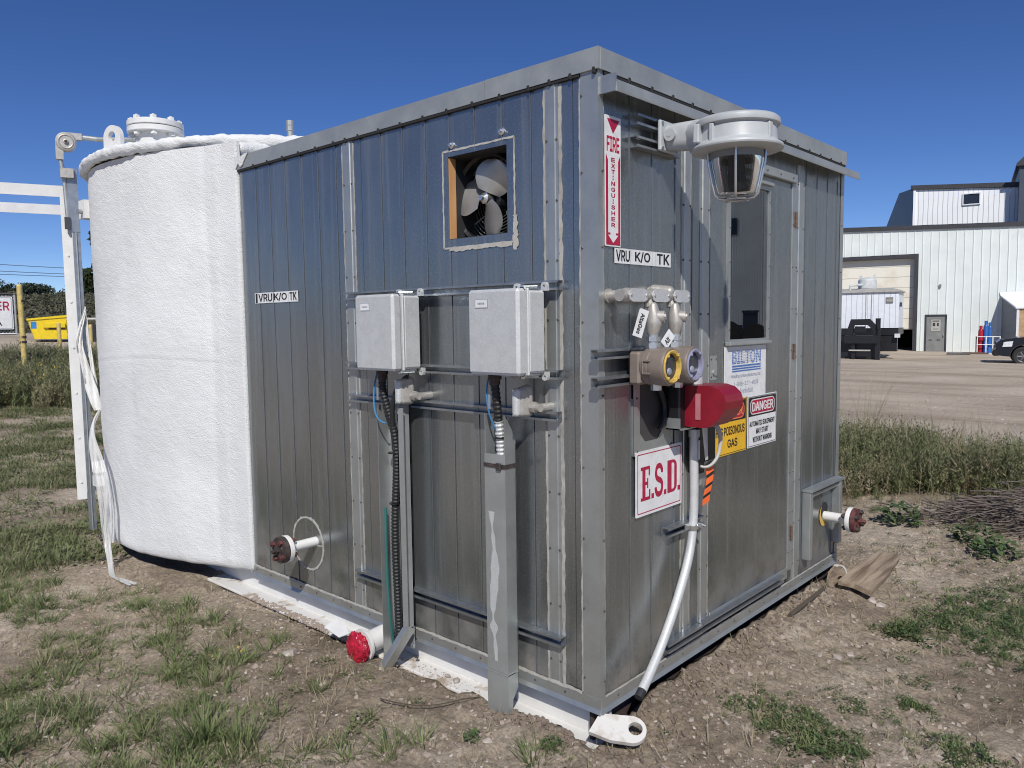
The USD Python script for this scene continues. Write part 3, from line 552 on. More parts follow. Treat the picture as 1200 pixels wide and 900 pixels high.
# ---------------------------------------------------------------- cables, glands and channels below the boxes
def corrugated(path, r, n=10, pitch=.009):
    p = np.asarray(path, float); s = np.r_[0, np.cumsum(np.linalg.norm(np.diff(p, axis=0), axis=1))]; k = int(s[-1]/pitch)*2
    q = np.stack([np.interp(np.linspace(0, s[-1], k), s, p[:, i]) for i in range(3)], -1)
    return tube(q, np.where(np.arange(k) % 4 < 2, r, r*.86), n)
for nm, gx_, zt, far, lbl in (('black', -1.235, 1.41, -.09, 'thick black corrugated cable running down inside the left open channel'), ('grey', -.458, 1.416, -.075, 'grey ribbed cable tied in the top of the right steel channel')):
    t = thing('power_cable', lbl, 'cable', (gx_, -.12, .2))
    part('gland', cat([lathe([(0, 0), (.030, 0), (.030, -.022), (.024, -.026), (.024, -.045), (.018, -.05), (.018, -.06), (0, -.06)], (gx_, -.13, zt-.004), (0, 0, 1), 8)]), 'rust_black', t)
    if nm == 'black':
        path = spline([(gx_, -.13, zt-.05), (gx_-.0, -.115, zt-.16), (gx_+.02, -.095, 1.15), (gx_+.02, -.085, .7), (gx_+.02, -.085, .25), (gx_+.02, -.085, -.04)], 60)
        part('jacket', corrugated(path, .020), 'black_rubber', t); part('branch', tube(spline([(-1.085, -.09, 1.375), (-1.12, -.11, 1.34), (-1.17, -.115, 1.25), (-1.20, -.10, 1.15), (-1.205, -.09, 1.0)], 24), .013, 8), 'black_rubber', t)
        [part('cable_tie', lathe([(.0, 0), (.029, 0), (.029, .006), (0, .006)], (gx_+.02, -.086, z), (0, 0, 1), 12), 'black_paint', t) for z in (.98, .72)]
    else:
        part('jacket', corrugated(spline([(gx_, -.13, zt-.05), (gx_, -.12, zt-.12), (gx_-.01, -.10, 1.20)], 20), .020), 'black_rubber', t)
        part('jacket', corrugated(spline([(gx_-.01, -.10, 1.205), (gx_-.014, -.085, 1.10), (gx_-.016, -.078, .95)], 20), .021), 'cast_aluminium', t, label='pale ribbed lower length of the cable')
        part('cable_tie', lathe([(.0, 0), (.025, 0), (.025, .008), (0, .008)], (gx_-.013, -.090, 1.125), (0, 0, 1), 12), 'black_paint', t)
    part('cable_tag', LB(gx_-.02, gx_-.008, zt-.155, zt-.09, .15, .153), 'text_grey', t)
def wire(name, pts, r, mat, label):
    single(name, tube(spline(pts, 30), r, 6), mat, label, 'wire')
wire('ground_wire', [(-1.275, -.13, 1.39), (-1.272, -.15, 1.33), (-1.262, -.165, 1.24), (-1.225, -.17, 1.165), (-1.185, -.155, 1.143)], .0045, 'blue_wire', 'blue wire curling from the left box down into the open channel')
wire('ground_wire', [(-.492, -.13, 1.40), (-.488, -.15, 1.34), (-.476, -.14, 1.22), (-.470, -.10, 1.15)], .004, 'blue_wire', 'dark blue wire hanging below the right junction box')
wire('ground_wire', [(-1.252, -.118, .70), (-1.248, -.123, .45), (-1.245, -.118, .20), (-1.24, -.10, -.02)], .008, 'green_wire', 'green wire beside the black cable in the left channel')
# left open channel
CH = thing('cable_channel', 'left open steel channel holding the black cable, its foot bent outward', 'channel', (-1.2, -.06, -.02))
part('web', LB(-1.298, -1.132, -.03, 1.235, .046, .050), 'galvanised_dull', CH)
part('side_wall', LP(Polygon([(-1.298, -.13), (-1.298, 1.20), (-1.2935, 1.225), (-1.294, -.13)]), .046, .120), 'galvanised', CH)
part('side_wall', prism(Polygon([(.046, .09), (.120, .09), (.120, 1.19), (.100, 1.235), (.046, 1.235)]), np.array([[0, 0, 1, -1.137], [-1, 0, 0, 0], [0, 1, 0, 0], [0, 0, 0, 1]], float), .005), 'galvanised_dull', CH)
part('side_lip', LB(-1.137, -1.095, .10, 1.22, .116, .120), 'galvanised_dull', CH)
v = np.array([(-1.137, -.12, .105), (-1.092, -.12, .120), (-1.225, -.225, -.155), (-1.262, -.21, -.140), (-1.137, -.05, .10), (-1.25, -.15, -.15)]) 
part('bent_foot', cat([trimesh.convex.convex_hull(np.vstack([v[[0, 1, 2, 3]], v[[0, 1, 2, 3]]+[.003, .003, -.004]])), trimesh.convex.convex_hull(np.vstack([v[[1, 2]], v[[1, 2]]+[.0, .045, -.03], v[[1, 2]]+[.003, .003, 0]]))]), 'galvanised', CH)
part('channel_bolt', cyl((-1.09, -.10, .02), (-1.075, -.10, .02), .010, 6), 'zinc', CH)
# right channel with cover plates
CH2 = thing('cable_channel', 'right steel channel with flat cover plates, strapped, reaching the ground', 'channel', (-.45, -.06, -.14))
a0, a1 = -.538, -.418
for z0, z1, dd in ((.075, 1.058, .119), (-.145, .071, .121)):
    part('cover_plate', LB(a0-.001, a1+.001, z0, z1, dd-.003, dd), 'galvanised_dull', CH2)
sidep = Polygon([(.046, -.02), (.046, 1.225), (.060, 1.235), (.116, 1.16), (.116, .073), (.046, .073)])
pmx = lambda x: np.array([[0, 0, 1, x], [-1, 0, 0, 0], [0, 1, 0, 0], [0, 0, 0, 1]], float)
part('side_wall', prism(Polygon([(.046, .0), (.046, 1.20), (.116, 1.235), (.116, -.10)]), pmx(a0), .004), 'galvanised', CH2)
part('side_wall', prism(Polygon([(.046, .0), (.046, 1.13), (.116, 1.235), (.116, -.10)]), pmx(a1-.004), .004), 'galvanised', CH2)
part('web', LB(a0, a1, .0, 1.10, .045, .049), 'galvanised', CH2)
part('foot_side', cat([prism(Polygon([(.07, .07), (.117, .07), (.117, -.145), (.09, -.13), (.085, -.03), (.06, .0)]), pmx(a1-.001), .004), LB(a0-.002, a1+.003, .066, .073, .05, .123)]), 'galvanised_dull', CH2)
part('strap', cat([LB(a0-.004, a1+.006, .998, 1.016, .120, .1225), LB(a1+.001, a1+.004, .998, 1.016, .045, .122), LB(a0+.075, a0+.105, .990, 1.022, .122, .132, .003)]), 'rust_black', CH2)
part('strap', cat([cyl((a1-.02, -.12, -.12), (a1-.0, -.135, -.155), .012, 8)]), 'galvanised_dull', CH2)
# paint runs down the cover plate (dried white caulk)
tt = np.linspace(.12, .80, 60); g = np.random.default_rng(8); w = .004+.022*meshkit.noise(np.c_[tt*22, tt*0, tt*0], 6)**1.6; xo = -.492+.008*np.sin(tt*14)
part('caulk_run', LP(Polygon(np.vstack([np.c_[xo-w, tt], np.c_[xo+w, tt][::-1]])).buffer(0), .1193, .1200), 'cast_aluminium', CH2)
# conduit bodies
def conduit_body(x, z, label):
    t = thing('conduit_fitting', label, 'conduit fitting', (x, -.09, z-.07))
    part('body', hullspheres([(x, -.075, z+.045, .026), (x, -.075, z-.045, .026), (x-.006, -.112, z+.04, .022), (x-.006, -.112, z-.045, .022)]), 'cast_grey', t, smooth=40)
    part('cover', hullspheres([(x-.008, -.134, z+.04, .019), (x-.008, -.134, z-.045, .019)]), 'cast_aluminium', t, smooth=40)
    part('nipple', cat([cyl((x+.015, -.075, z-.025), (x+.075, -.075, z-.025), .018, 16), cyl((x+.03, -.075, z-.025), (x+.05, -.075, z-.025), .024, 8), cyl((x+.074, -.075, z-.025), (x+.074, .0, z-.025), .018, 14)]), 'cast_fitting', t)
    for e in (.05, -.055): part('cover_screw', cyl((x-.008, -.150, z+e), (x-.008, -.156, z+e), .005, 8), 'zinc', t)
conduit_body(-1.095, 1.305, 'grey conduit fitting below the left box with a stub pipe into the wall')
conduit_body(-.322, 1.298, 'grey conduit fitting below the right box with a stub pipe into the wall')

# ---------------------------------------------------------------- flanged pipe stubs
def flange_stub(label, p, axis, length, r, R, mats, tail=.12):
    p = np.array(p, float); a = np.array(axis, float); t = thing('flanged_pipe', label, 'pipe stub', p)
    part('pipe', cyl(p-a*.06, p+a*length, r, 24), mats[0], t, smooth=40)
    q = p+a*length
    part('neck', lathe([(r, -.012), (r*1.05, 0), (r*1.55, .030), (r*1.62, .034)], q, a, 28), mats[0], t, smooth=40)
    part('flange', lathe([(0, .034), (R*.98, .034), (R, .037), (R, .058), (R*.98, .061), (0, .061)], q, a, 32), mats[0], t, smooth=30)
    part('blind_flange', lathe([(0, .0635), (R*.985, .0635), (R*.99, .067), (R*.97, .092), (R*.55, .094), (R*.52, .100), (0, .100)], q, a, 32), mats[1], t, smooth=30)
    b, c, _ = frame(a)
    for k in range(4):
        an = PI/4+k*PI/2+.25; o = q+(b*math.cos(an)+c*math.sin(an))*R*.74
        part('bolt', cat([cyl(o+a*.006, o+a*.116, .008, 8), cyl(o+a*.092, o+a*.110, .0165, 6), cyl(o+a*.014, o+a*.032, .0155, 6)]), mats[2], t)
    part('plug', cat([cyl(q+a*.098, q+a*.118, R*.26, 6), cyl(q+a*.118, q+a*.140, R*.16, 4)]), mats[3], t)
    return t
flange_stub('white pipe stub with dark blind flange poking from the left shack wall', (-2.070, 0, .350), (0, -1, 0), .155, .028, .078, ('white_paint', 'rust_black', 'valve_red', 'rust_black'))
flange_stub('white pipe stub with rusty red flange at the far end of the door wall', (0, 2.46, .355), (1, 0, 0), .125, .030, .078, ('white_paint', 'valve_red', 'rust_black', 'valve_red'))
RF = thing('flanged_pipe', 'low white pipe at the skid with its flange wrapped in bright red plastic', 'pipe stub', (-1.42, -.10, -.06))
part('pipe', cyl((-1.44, .06, -.050), (-1.42, -.15, -.056), .058, 28), 'white_paint', RF, smooth=40)
part('flange', lathe([(0, 0), (.084, 0), (.086, .004), (.086, .020), (0, .020)], (-1.420, -.150, -.056), (.05, -1, 0), 28), 'white_paint', RF, smooth=30)
cap = trimesh.creation.icosphere(4, 1.0); cv = cap.vertices.copy(); 
nz = meshkit.fbm(cv*3.2, 3, 2)-.5; ridge = np.abs(np.sin(np.arctan2(cv[:, 1], cv[:, 0])*5+cv[:, 2]*4+nz*7))
rad = (1+.16*nz*2)*(1-.13*ridge)
cv = cv*np.c_[rad, rad, rad]*[.088, .088, .040]
A = np.array([[1, 0, 0], [0, 0, -1], [0, 1, 0]]) # local z -> -y
part('red_cover', trimesh.Trimesh(cv@A.T+[-1.418, -.195, -.056], cap.faces, process=False), 'red_cover', RF, smooth=50)
# scrap of white angle iron next to it
sp = Polygon([(0, 0), (.17, .02), (.21, .075), (.13, .085), (.10, .074), (.02, .082)])
A4 = np.eye(4); A4[:3, 0] = [.93, -.20, -.12]; A4[:3, 1] = [.28, .80, .55]; A4[:3, 2] = np.cross(A4[:3, 0], A4[:3, 1]); A4[:3, 3] = (-1.78, -.155, -.055)
single('scrap_plate', prism(sp, A4, .005), 'white_paint', 'torn scrap of white painted plate lying on the skid ledge', 'scrap metal')
# pad eye at the corner
PE = np.eye(4); PE[:3, 0] = np.array([.80, .52, -.04]); PE[:3, 0] /= np.linalg.norm(PE[:3, 0]); up = np.array([.26, -.42, .86]); up -= PE[:3, 0]*(up@PE[:3, 0]); up /= np.linalg.norm(up)
PE[:3, 2] = up; PE[:3, 1] = np.cross(up, PE[:3, 0]); PE[:3, 3] = (.085, .025, -.058)
eye = unary_union([Point(.045, -.005).buffer(.060, 16), Polygon([(-.13, -.035), (-.09, .052), (.045, .055), (.05, -.065), (-.04, -.062)])]).difference(Point(.060, .0).buffer(.029, 16))
t = thing('lifting_lug', 'scuffed white lifting lug with a round hole at the near skid corner', 'lifting lug', (.07, .02, -.09))
part('plate', prism(eye, PE, .022), 'white_worn', t, smooth=30)
# far ring on the right
t = thing('lifting_lug', 'half buried pale ring plate by the far end of the door wall', 'lifting lug', (.14, 2.40, -.06))
RM = np.eye(4); RM[:3, 0] = [.25, .97, 0]; RM[:3, 1] = [0, 0, 1]; RM[:3, 2] = np.cross(RM[:3, 0], RM[:3, 1]); RM[:3, 3] = (.10, 2.42, -.035)
part('plate', prism(unary_union([Point(0, 0).buffer(.092, 20), sbox(-.085, -.12, .085, -.02)]).difference(Point(.02, -.01).buffer(.030, 16)), RM, .018), 'wood_old', t, smooth=30)
part('rim', prism(Point(0, 0).buffer(.096, 20).difference(unary_union([Point(-.004, 0).buffer(.087, 20), sbox(-.2, -.2, -.02, .2)])), on(RM, -.002), .024), 'white_worn', t, smooth=30, label='white rim edge of the half buried ring plate')

# ---------------------------------------------------------------- signs
def sign(label, M0, u0, u1, v0, v1, ground='sign_white', name='sign', base=None, r=.004, thick=.003):
    b = (M0@np.array([(u0+u1)/2, v0, 0, 1]))[:3]
    t = thing(name, label, 'sign', b)
    part('panel', prism(rrect(u0, u1, v0, v1, r), M0, thick), ground, t)
    return t
# fire extinguisher
M0 = Rm(.0055); q = on(M0, .003); q2 = on(M0, .0045)
t = sign('tall narrow white and crimson fire extinguisher sign by the shack corner', M0, .036, .146, 1.935, 2.452)
u0, u1, v0, v1 = .042, .140, 1.941, 2.446; cu = .091
part('print', prism(unary_union([Polygon([(u0+.008, v1-.006), (u1-.004, v1-.006), (cu, v1-.062)])]), q, .001), 'crimson', t)
part('print', prism(unary_union([Polygon([(u0, 2.30), (u0+.013, 2.278), (u0+.013, 1.99), (u0, 1.99)]), Polygon([(u1, 2.30), (u1-.013, 2.278), (u1-.013, 1.99), (u1, 1.99)]), Polygon([(u0, v0), (u1, v0), (u1, 1.99), (cu+.02, 1.99), (cu, v0+.012), (cu-.02, 1.99), (u0, 1.99)])]).difference(Polygon([(cu-.020, 1.992), (cu+.020, 1.992), (cu+.020, 1.982), (cu+.038, 1.982), (cu, v0+.008), (cu-.038, 1.982), (cu-.020, 1.982)])), q, .001), 'crimson', t)
part('lettering', text(q, 'FIRE', u0+.006, u1-.006, 2.312, 2.372), 'crimson', t)
ex = 'EXTINGUISHER'; st = .0235
part('lettering', cat([text(q, c, cu-(.013 if c != 'I' else .004), cu+(.013 if c != 'I' else .004), 2.272-k*st, 2.272-k*st+.0165) for k, c in enumerate(ex)]), 'crimson', t)
# VRU K/O TK stickers
def stickers(label, M0, segs, v0, v1):
    t = thing('sign', label, 'sign', (M0@np.array([segs[0][1], v0, 0, 1]))[:3])
    for s, a, b, ta, tb in segs:
        p = part('sticker', prism(sbox(a, v0, b, v1), M0, .0012), 'sign_white', t)
        if s: part('lettering', text(on(M0, .0012), s, ta, tb, v0+.009, v1-.007), 'text_black', p)
    return t
stickers('white VRU K/O TK letter stickers on the door wall', Rm(.0045), [('VRU', .105, .222, .115, .215), ('K/O', .225, .394, .255, .372), ('', .397, .415, 0, 0), ('TK', .418, .545, .428, .53)], 1.870, 1.932)
t = stickers('small white VRU K/O TK letter stickers on the left shack wall', Lm(.0045), [('VRU', -2.655, -2.435, -2.610, -2.450), ('K/O', -2.432, -2.268, -2.428, -2.285), ('TK', -2.264, -2.165, -2.255, -2.180)], 1.772, 1.836)
part('lettering', LP(unary_union([sbox(-2.645, 1.775, -2.622, 1.832), sbox(-2.44, 1.775, -2.433, 1.833)]), .0057, .0062), 'text_black', t)
# E.S.D.
M0 = Rm(.012); t = sign('white E.S.D. sign with crimson letters below the gas detectors', M0, .246, .632, .778, 1.066)
q = on(M0, .003)
part('border', prism(rrect(.258, .620, .790, 1.054, .006).difference(rrect(.262, .616, .794, 1.050, .005)), q, .0008), 'crimson', t)
zb, zt2 = .845, .995
def Eg(a): return unary_union([sbox(a+.012, zb, a+.036, zt2), sbox(a, zb, a+.03, zb+.014), sbox(a, zt2-.014, a+.03, zt2), sbox(a, zb, a+.075, zb+.014), sbox(a, zt2-.014, a+.072, zt2), sbox(a+.066, zb, a+.075, zb+.045), sbox(a+.063, zt2-.042, a+.072, zt2), sbox(a+.012, (zb+zt2)/2-.007, a+.058, (zb+zt2)/2+.007), sbox(a+.050, (zb+zt2)/2-.022, a+.058, (zb+zt2)/2+.022)])
def Dg(a):
    o = unary_union([sbox(a, zb, a+.045, zt2), rrect(a+.012, a+.082, zb, zt2, .033)]); i = rrect(a+.036, a+.060, zb+.014, zt2-.014, .0115).union(sbox(a+.036, zb+.014, a+.045, zt2-.014)); return o.difference(i)
part('lettering', prism(Eg(.285), q, .001), 'crimson', t)
part('lettering', text(q, 'S', .397, .468, zb-.002, zt2+.002), 'crimson', t)
part('lettering', prism(Dg(.505), q, .001), 'crimson', t)
part('lettering', prism(unary_union([sbox(a, zb, a+.020, zb+.022) for a in (.370, .475, .595)]), q, .001), 'crimson', t)
# BILTON
M0 = Rm(.006); t = sign('white builder name sign with blue BILTON letters under the door window', M0, 1.062, 1.545, 1.222, 1.492)
q = on(M0, .003)
part('lettering', text(q, 'BILTON', 1.145, 1.480, 1.402, 1.472), 'text_blue', t)
part('stripe', prism(unary_union([sbox(1.145, z, 1.480, z+h) for z, h in ((1.386, .009), (1.373, .008), (1.361, .007))]), q, .001), 'text_blue', t)
part('print', prism(unary_union([sbox(1.15, z, 1.475, z+.0022) for z in np.arange(1.408, 1.47, .0085)]), on(M0, .0043), .0004), 'sign_white', t)
part('lettering', text(q, 'Welding & Manufacturing Ltd.', 1.135, 1.480, 1.326, 1.348, False), 'text_grey', t)
part('lettering', text(q, '1-888-227-4823', 1.165, 1.450, 1.287, 1.307, False), 'text_grey', t)
part('lettering', text(q, 'Innisfail', 1.235, 1.385, 1.245, 1.272, False), 'text_grey', t)
for a, b in ((1.060, 1.215),): pass
# danger signs
def danger(label, u0, u1, v0, v1, base, body, hdr, lines, M0):
    t = sign(label, M0, u0, u1, v0, v1, base)
    q, q2, q3 = on(M0, .003), on(M0, .0038), on(M0, .0046); hv = v1-(v1-v0)*.40
    part('header', prism(rrect(u0+.010, u1-.010, hv, v1-.010, .003), q, .0006), 'text_black', t)
    part('oval', prism(rrect(u0+.026, u1-.026, hv+.009, v1-.020, .034).difference(rrect(u0+.031, u1-.031, hv+.014, v1-.025, .030)), q2, .0005), body, t)
    part('oval', prism(rrect(u0+.031, u1-.031, hv+.014, v1-.025, .030), q2, .0004), 'crimson', t)
    part('lettering', text(q3, 'DANGER', u0+.048, u1-.048, hv+.026, v1-.036), hdr, t)
    part('border', prism(rrect(u0+.005, u1-.005, v0+.005, v1-.005, .004).difference(rrect(u0+.008, u1-.008, v0+.008, v1-.008, .003)), q, .0005), 'text_black', t)
    for s, a, b, za_, zb_ in lines: part('lettering', text(q, s, a, b, za_, zb_), 'text_black', t)
    return t
danger('yellow and black danger poisonous gas sign, partly behind the red shroud', .955, 1.312, .940, 1.222, 'sign_yellow', 'sign_orange', 'sign_orange', [('H2S POISONOUS', .975, 1.292, 1.040, 1.085), ('GAS', 1.10, 1.21, .975, 1.018)], Rm(.0065))
danger('white danger sign reading automatic equipment may start without warning', 1.330, 1.690, .942, 1.222, 'sign_white', 'sign_white', 'sign_white', [('AUTOMATIC EQUIPMENT', 1.352, 1.668, 1.052, 1.082), ('MAY START', 1.432, 1.588, 1.010, 1.040), ('WITHOUT WARNING', 1.392, 1.632, .966, .996)], Rm(.0065))

# ---------------------------------------------------------------- wall lamp
LX, LY = .372, .44
t = thing('wall_lamp', 'grey industrial wall lamp with glass globe and wire guard over the door wall', 'wall lamp', (.05, LY, 2.36))
part('wall_plate', RB(LY-.075, LY+.075, 2.352, 2.482, .044, .062, .006), 'lamp_grey', t)
part('arm', cat([hullspheres([(.060, LY, 2.435, .038), (.060, LY, 2.395, .038), (.20, LY, 2.425, .044), (.20, LY, 2.385, .044)]), hullspheres([(.19, LY, 2.415, .052), (.19, LY, 2.38, .048), (.30, LY-.085, 2.388, .045), (.30, LY+.085, 2.388, .045), (.30, LY-.085, 2.365, .045), (.30, LY+.085, 2.365, .045)])]), 'lamp_grey', t, smooth=40)
part('arm_boss', cat([cyl((.092, LY-.056, 2.415), (.092, LY-.025, 2.415), .026, 18), cyl((.092, LY-.058, 2.415), (.092, LY-.0565, 2.415), .009, 12)]), 'lamp_grey', t)
part('bolt', cat([cyl((.062, LY+s*.062, z), (.068, LY+s*.062, z), .007, 6) for s in (-1, 1) for z in (2.365, 2.468)]), 'zinc', t)
hp = [(0, 2.445), (.07, 2.444), (.128, 2.440), (.156, 2.434), (.166, 2.425), (.168, 2.413), (.166, 2.404), (.152, 2.400), (.150, 2.396), (.1535, 2.391), (.156, 2.345), (.163, 2.336), (.179, 2.326), (.182, 2.318), (.180, 2.312), (.166, 2.307), (.115, 2.303), (0, 2.303)]
part('housing', lathe([(r, z) for r, z in hp], (LX, LY, 0), (0, 0, 1), 64), 'lamp_grey', t, smooth=35)
for hl in ([cbox(LX-.115, LX-.088, LY-.155, LY-.115, 2.335, 2.410, .005), cbox(LX+.130, LX+.158, LY-.045, LY-.015, 2.335, 2.398, .004), cbox(LX-.04, LX-.02, LY-.164, LY-.140, 2.330, 2.400, .004)]): part('housing_lug', hl, 'lamp_grey', t)
gp_ = [(.110, 2.305), (.106, 2.255), (.090, 2.180), (.080, 2.142), (.070, 2.133), (.02, 2.130), (0, 2.130)]
part('globe', lathe(gp_, (LX, LY, 0), (0, 0, 1), 48), 'globe_glass', t, smooth=True)
part('globe_rib', cat([tube([(LX+(r-.002)*math.cos(a), LY+(r-.002)*math.sin(a), z) for r, z in gp_[:4]], .0011, 4, False) for a in np.arange(44)*2*PI/44]), 'lens_dark', t, kind='stuff')
part('globe_collar', lathe([(.112, 2.304), (.113, 2.276), (.109, 2.276)], (LX, LY, 0), (0, 0, 1), 40), 'door_grey', t)
part('bulb', lathe([(.0, 2.304), (.03, 2.304), (.034, 2.24), (.036, 2.19), (.028, 2.155), (0, 2.145)], (LX, LY, 0), (0, 0, 1), 24), 'shed_grey', t, smooth=True)
gm = []
for a in np.arange(5)*2*PI/5-1.15:
    gm.append(tube([(LX+r*math.cos(a), LY+r*math.sin(a), z) for r, z in ((.118, 2.306), (.115, 2.26), (.098, 2.178), (.088, 2.136), (.073, 2.121), (.040, 2.119))], .0052, 8))
ra = np.linspace(0, 2*PI, 37); gm.append(tube(np.c_[LX+.040*np.cos(ra), LY+.040*np.sin(ra), np.full(37, 2.119)], .005, 6, False))
part('wire_guard', cat(gm), 'zinc', t, smooth=True)

# ---------------------------------------------------------------- conduit run over the gas detectors
CR = thing('conduit_run', 'grey conduit run with three oval covers and two sealing fittings above the detectors', 'conduit', (.1, .25, 1.6))
xc, zc = .092, 1.735
part('elbow', cat([tube([(-.01, .062, zc), (.04, .062, zc), (.085, .062, zc)], .023, 14), lathe([(0, 0), (.030, 0), (.030, .012), (0, .012)], (.001, .062, zc), (1, 0, 0), 14)]), 'cast_fitting', CR, smooth=40)
for k, yc in enumerate((.100, .272, .440)):
    b = part('fitting_body', cat([hullspheres([(xc, yc-.046, zc, .030), (xc, yc+.046, zc, .030)]), cyl((xc, yc-.088, zc), (xc, yc-.06, zc), .025, 12), cyl((xc, yc+.06, zc), (xc, yc+.084, zc), .025, 12)]), 'cast_fitting', CR, smooth=40)
    part('oval_cover', prism(unary_union([Point(yc-.042, zc).buffer(.026, 2), Point(yc+.042, zc).buffer(.026, 2), sbox(yc-.042, zc-.026, yc+.042, zc+.026)]), Rm(xc+.0295), .005), 'cast_aluminium', b)
    for e in (-.055, .055): part('cover_screw', screws([(xc+.034, yc+e, zc)], (1, 0, 0), .006), 'zinc', b)
part('elbow', cat([hullspheres([(.02, .385, zc+.028, .026), (xc, .385, zc+.02, .026)]), cyl((-.01, .385, zc+.028), (.03, .385, zc+.028), .02, 14)]), 'cast_fitting', CR, smooth=40)
for yc in (.222, .395):
    b = part('sealing_fitting', cat([hullspheres([(.115, yc, 1.690, .020), (.115, yc, 1.655, .028), (.120, yc, 1.625, .033), (.115, yc, 1.590, .026), (.115, yc, 1.570, .019)])]), 'cast_fitting', CR, smooth=40)
    part('filler_plug', cat([cyl((.120, yc+.004, 1.648), (.158, yc+.020, 1.648), .025, 18), cyl((.158, yc+.020, 1.648), (.164, yc+.0225, 1.648), .013, 6)]), 'cast_fitting', b, smooth=40)
    part('union', cat([cyl((.115, yc, 1.507), (.115, yc, 1.575), .021, 16), cyl((.115, yc, 1.548), (.115, yc, 1.566), .030, 6), cyl((.115, yc, 1.518), (.115, yc, 1.540), .031, 6)]), 'zinc', b)
    part('riser', cyl((.10, yc, 1.69), (xc, yc, zc), .021, 12), 'cast_fitting', b)
def tag(label, corners, word, tb):
    p = np.array(corners, float)   # origin, along, up
    M0 = np.eye(4); M0[:3, 0] = p[1]/np.linalg.norm(p[1]); M0[:3, 1] = p[2]/np.linalg.norm(p[2]); M0[:3, 2] = np.cross(M0[:3, 0], M0[:3, 1]); M0[:3, 3] = p[0]
    L, W = np.linalg.norm(p[1]), np.linalg.norm(p[2]); t = thing('tag', label, 'tag', p[0])
    part('card', prism(Polygon([(0, 0), (L, 0), (L, W), (0, W)]), M0, .0008), 'sign_white', t)
    part('lettering', text(on(M0, .0008), word, *tb), 'text_black', t)
    part('string', tube([p[0]+p[2]*.5, p[0]+p[2]*.5-p[1]*.12+[-.005, 0, .02]], .0012, 5), 'black_paint', t)
tag('white AltaGas tag hanging down beside the left sealing fitting', [(.105, .140, 1.685), (-.012, -.038, -.110), (.010, .052, -.014)], 'AltaGas', (.018, .104, .015, .038))
tag('white tag tilted between the two sealing fittings above the detectors', [(.150, .272, 1.512), (.005, .056, .052), (-.008, -.034, .034)], 'Alt', (.014, .046, .010, .034))

# ---------------------------------------------------------------- gas detector heads
def detector(yc, x1, label, bez):
    t = thing('gas_detector', label, 'gas detector', (.05, yc, 1.37), 'gas detectors on the strut rails')
    z = 1.444
    part('mount_block', cbox(.044, .098, yc-.078, yc+.078, z-.075, z+.062, .010), 'brown_case', t)
    part('housing', lathe([(0, .095), (.074, .095), (.078, .102), (.0785, .130), (.0765, .132), (.0765, .138), (.079, .140), (.080, x1-.012), (.074, x1), (.060, x1)], (0, yc, z), (1, 0, 0), 48), 'brown_case', t, smooth=30)
    part('housing_rib', cat([cbox(.112, .118, yc-.083, yc-.07, z-.03, z+.03, .002), cbox(.118, .150, yc-.083, yc-.072, z+.022, z+.03, .002), cbox(.118, .150, yc-.083, yc-.072, z-.03, z-.022, .002)]), 'brown_case', t)
    part('bezel', lathe([(.066, x1-.006), (.0685, x1+.004), (.064, x1+.007), (.056, x1+.004), (.054, x1-.014)], (0, yc, z), (1, 0, 0), 48), bez, t, smooth=40)
    part('window', lathe([(.055, x1-.012), (.030, x1-.011), (0, x1-.011)], (0, yc, z), (1, 0, 0), 32), 'lens_dark', t)
    part('sensor', lathe([(.016, x1-.011), (.013, x1-.006), (0, x1-.004)], (0, yc-.004, z-.020), (1, 0, 0), 20), 'text_grey', t)
    part('bezel_lug', cat([cbox(x1-.006, x1+.012, yc+.060*math.cos(a)-.006, yc+.060*math.cos(a)+.006, z+.060*math.sin(a)-.006, z+.060*math.sin(a)+.006, .002) for a in (.9, 2.3, 4.0, 5.4)]), bez, t)
    part('bottom_plug', cyl((.13, yc, z-.10), (.13, yc, z-.07), .022, 6), 'zinc', t)
detector(.222, .205, 'left brown gas detector with a yellow ring round its window', 'bezel_yellow')
detector(.395, .212, 'right brown gas detector with a bluish ring round its window', 'bezel_violet')

# ---------------------------------------------------------------- bracket plate with cut-out and emergency switch
BP = thing('bracket_plate', 'galvanised bracket plate with a big rounded cut-out behind the emergency switch', 'bracket', (.02, .4, 1.06))
ho = unary_union([Polygon([(.285, 1.36), (.285, 1.145), (.325, 1.105), (.430, 1.105), (.462, 1.14), (.466, 1.20), (.490, 1.235), (.510, 1.245), (.510, 1.36)])])
part('plate', RP(sbox(.236, 1.05, .560, 1.385).difference(ho.buffer(-.004).buffer(.004)), .008, .0105), 'galvanised', BP)
part('plate_fold', RB(.236, .2385, 1.05, 1.30, -.0, .010), 'galvanised', BP)
part('plate_fold', cat([RP(Polygon([(.575, 1.02), (.575, 1.13), (.600, 1.17), (.640, 1.12), (.640, 1.02)]), .0085, .0108)]), 'galvanised', BP)
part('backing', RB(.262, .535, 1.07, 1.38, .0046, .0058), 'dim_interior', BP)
part('cable_loop', tube(spline([(.03, .40, 1.37), (.035, .42, 1.31), (.03, .455, 1.25), (.035, .44, 1.20), (.03, .41, 1.15)], 24), .012, 8), 'black_rubber', BP)
part('screws', screws([(.0105, y, z) for y, z in ((.26, 1.068), (.545, 1.07), (.26, 1.30), (.545, 1.30))], (1, 0, 0)), 'screw', BP)
SW = thing('emergency_switch', 'black emergency switch under a deep red shroud with a pale lever', 'switch', (.05, .52, .95))
part('switch_body', cat([RB(.455, .60, 1.155, 1.375, .044, .105, .006), RB(.47, .585, 1.17, 1.36, .015, .05, .004)]), 'black_paint', SW)
part('switch_tray', cat([RB(.450, .62, 1.148, 1.154, .040, .120), RB(.450, .456, 1.148, 1.20, .040, .110)]), 'galvanised', SW)
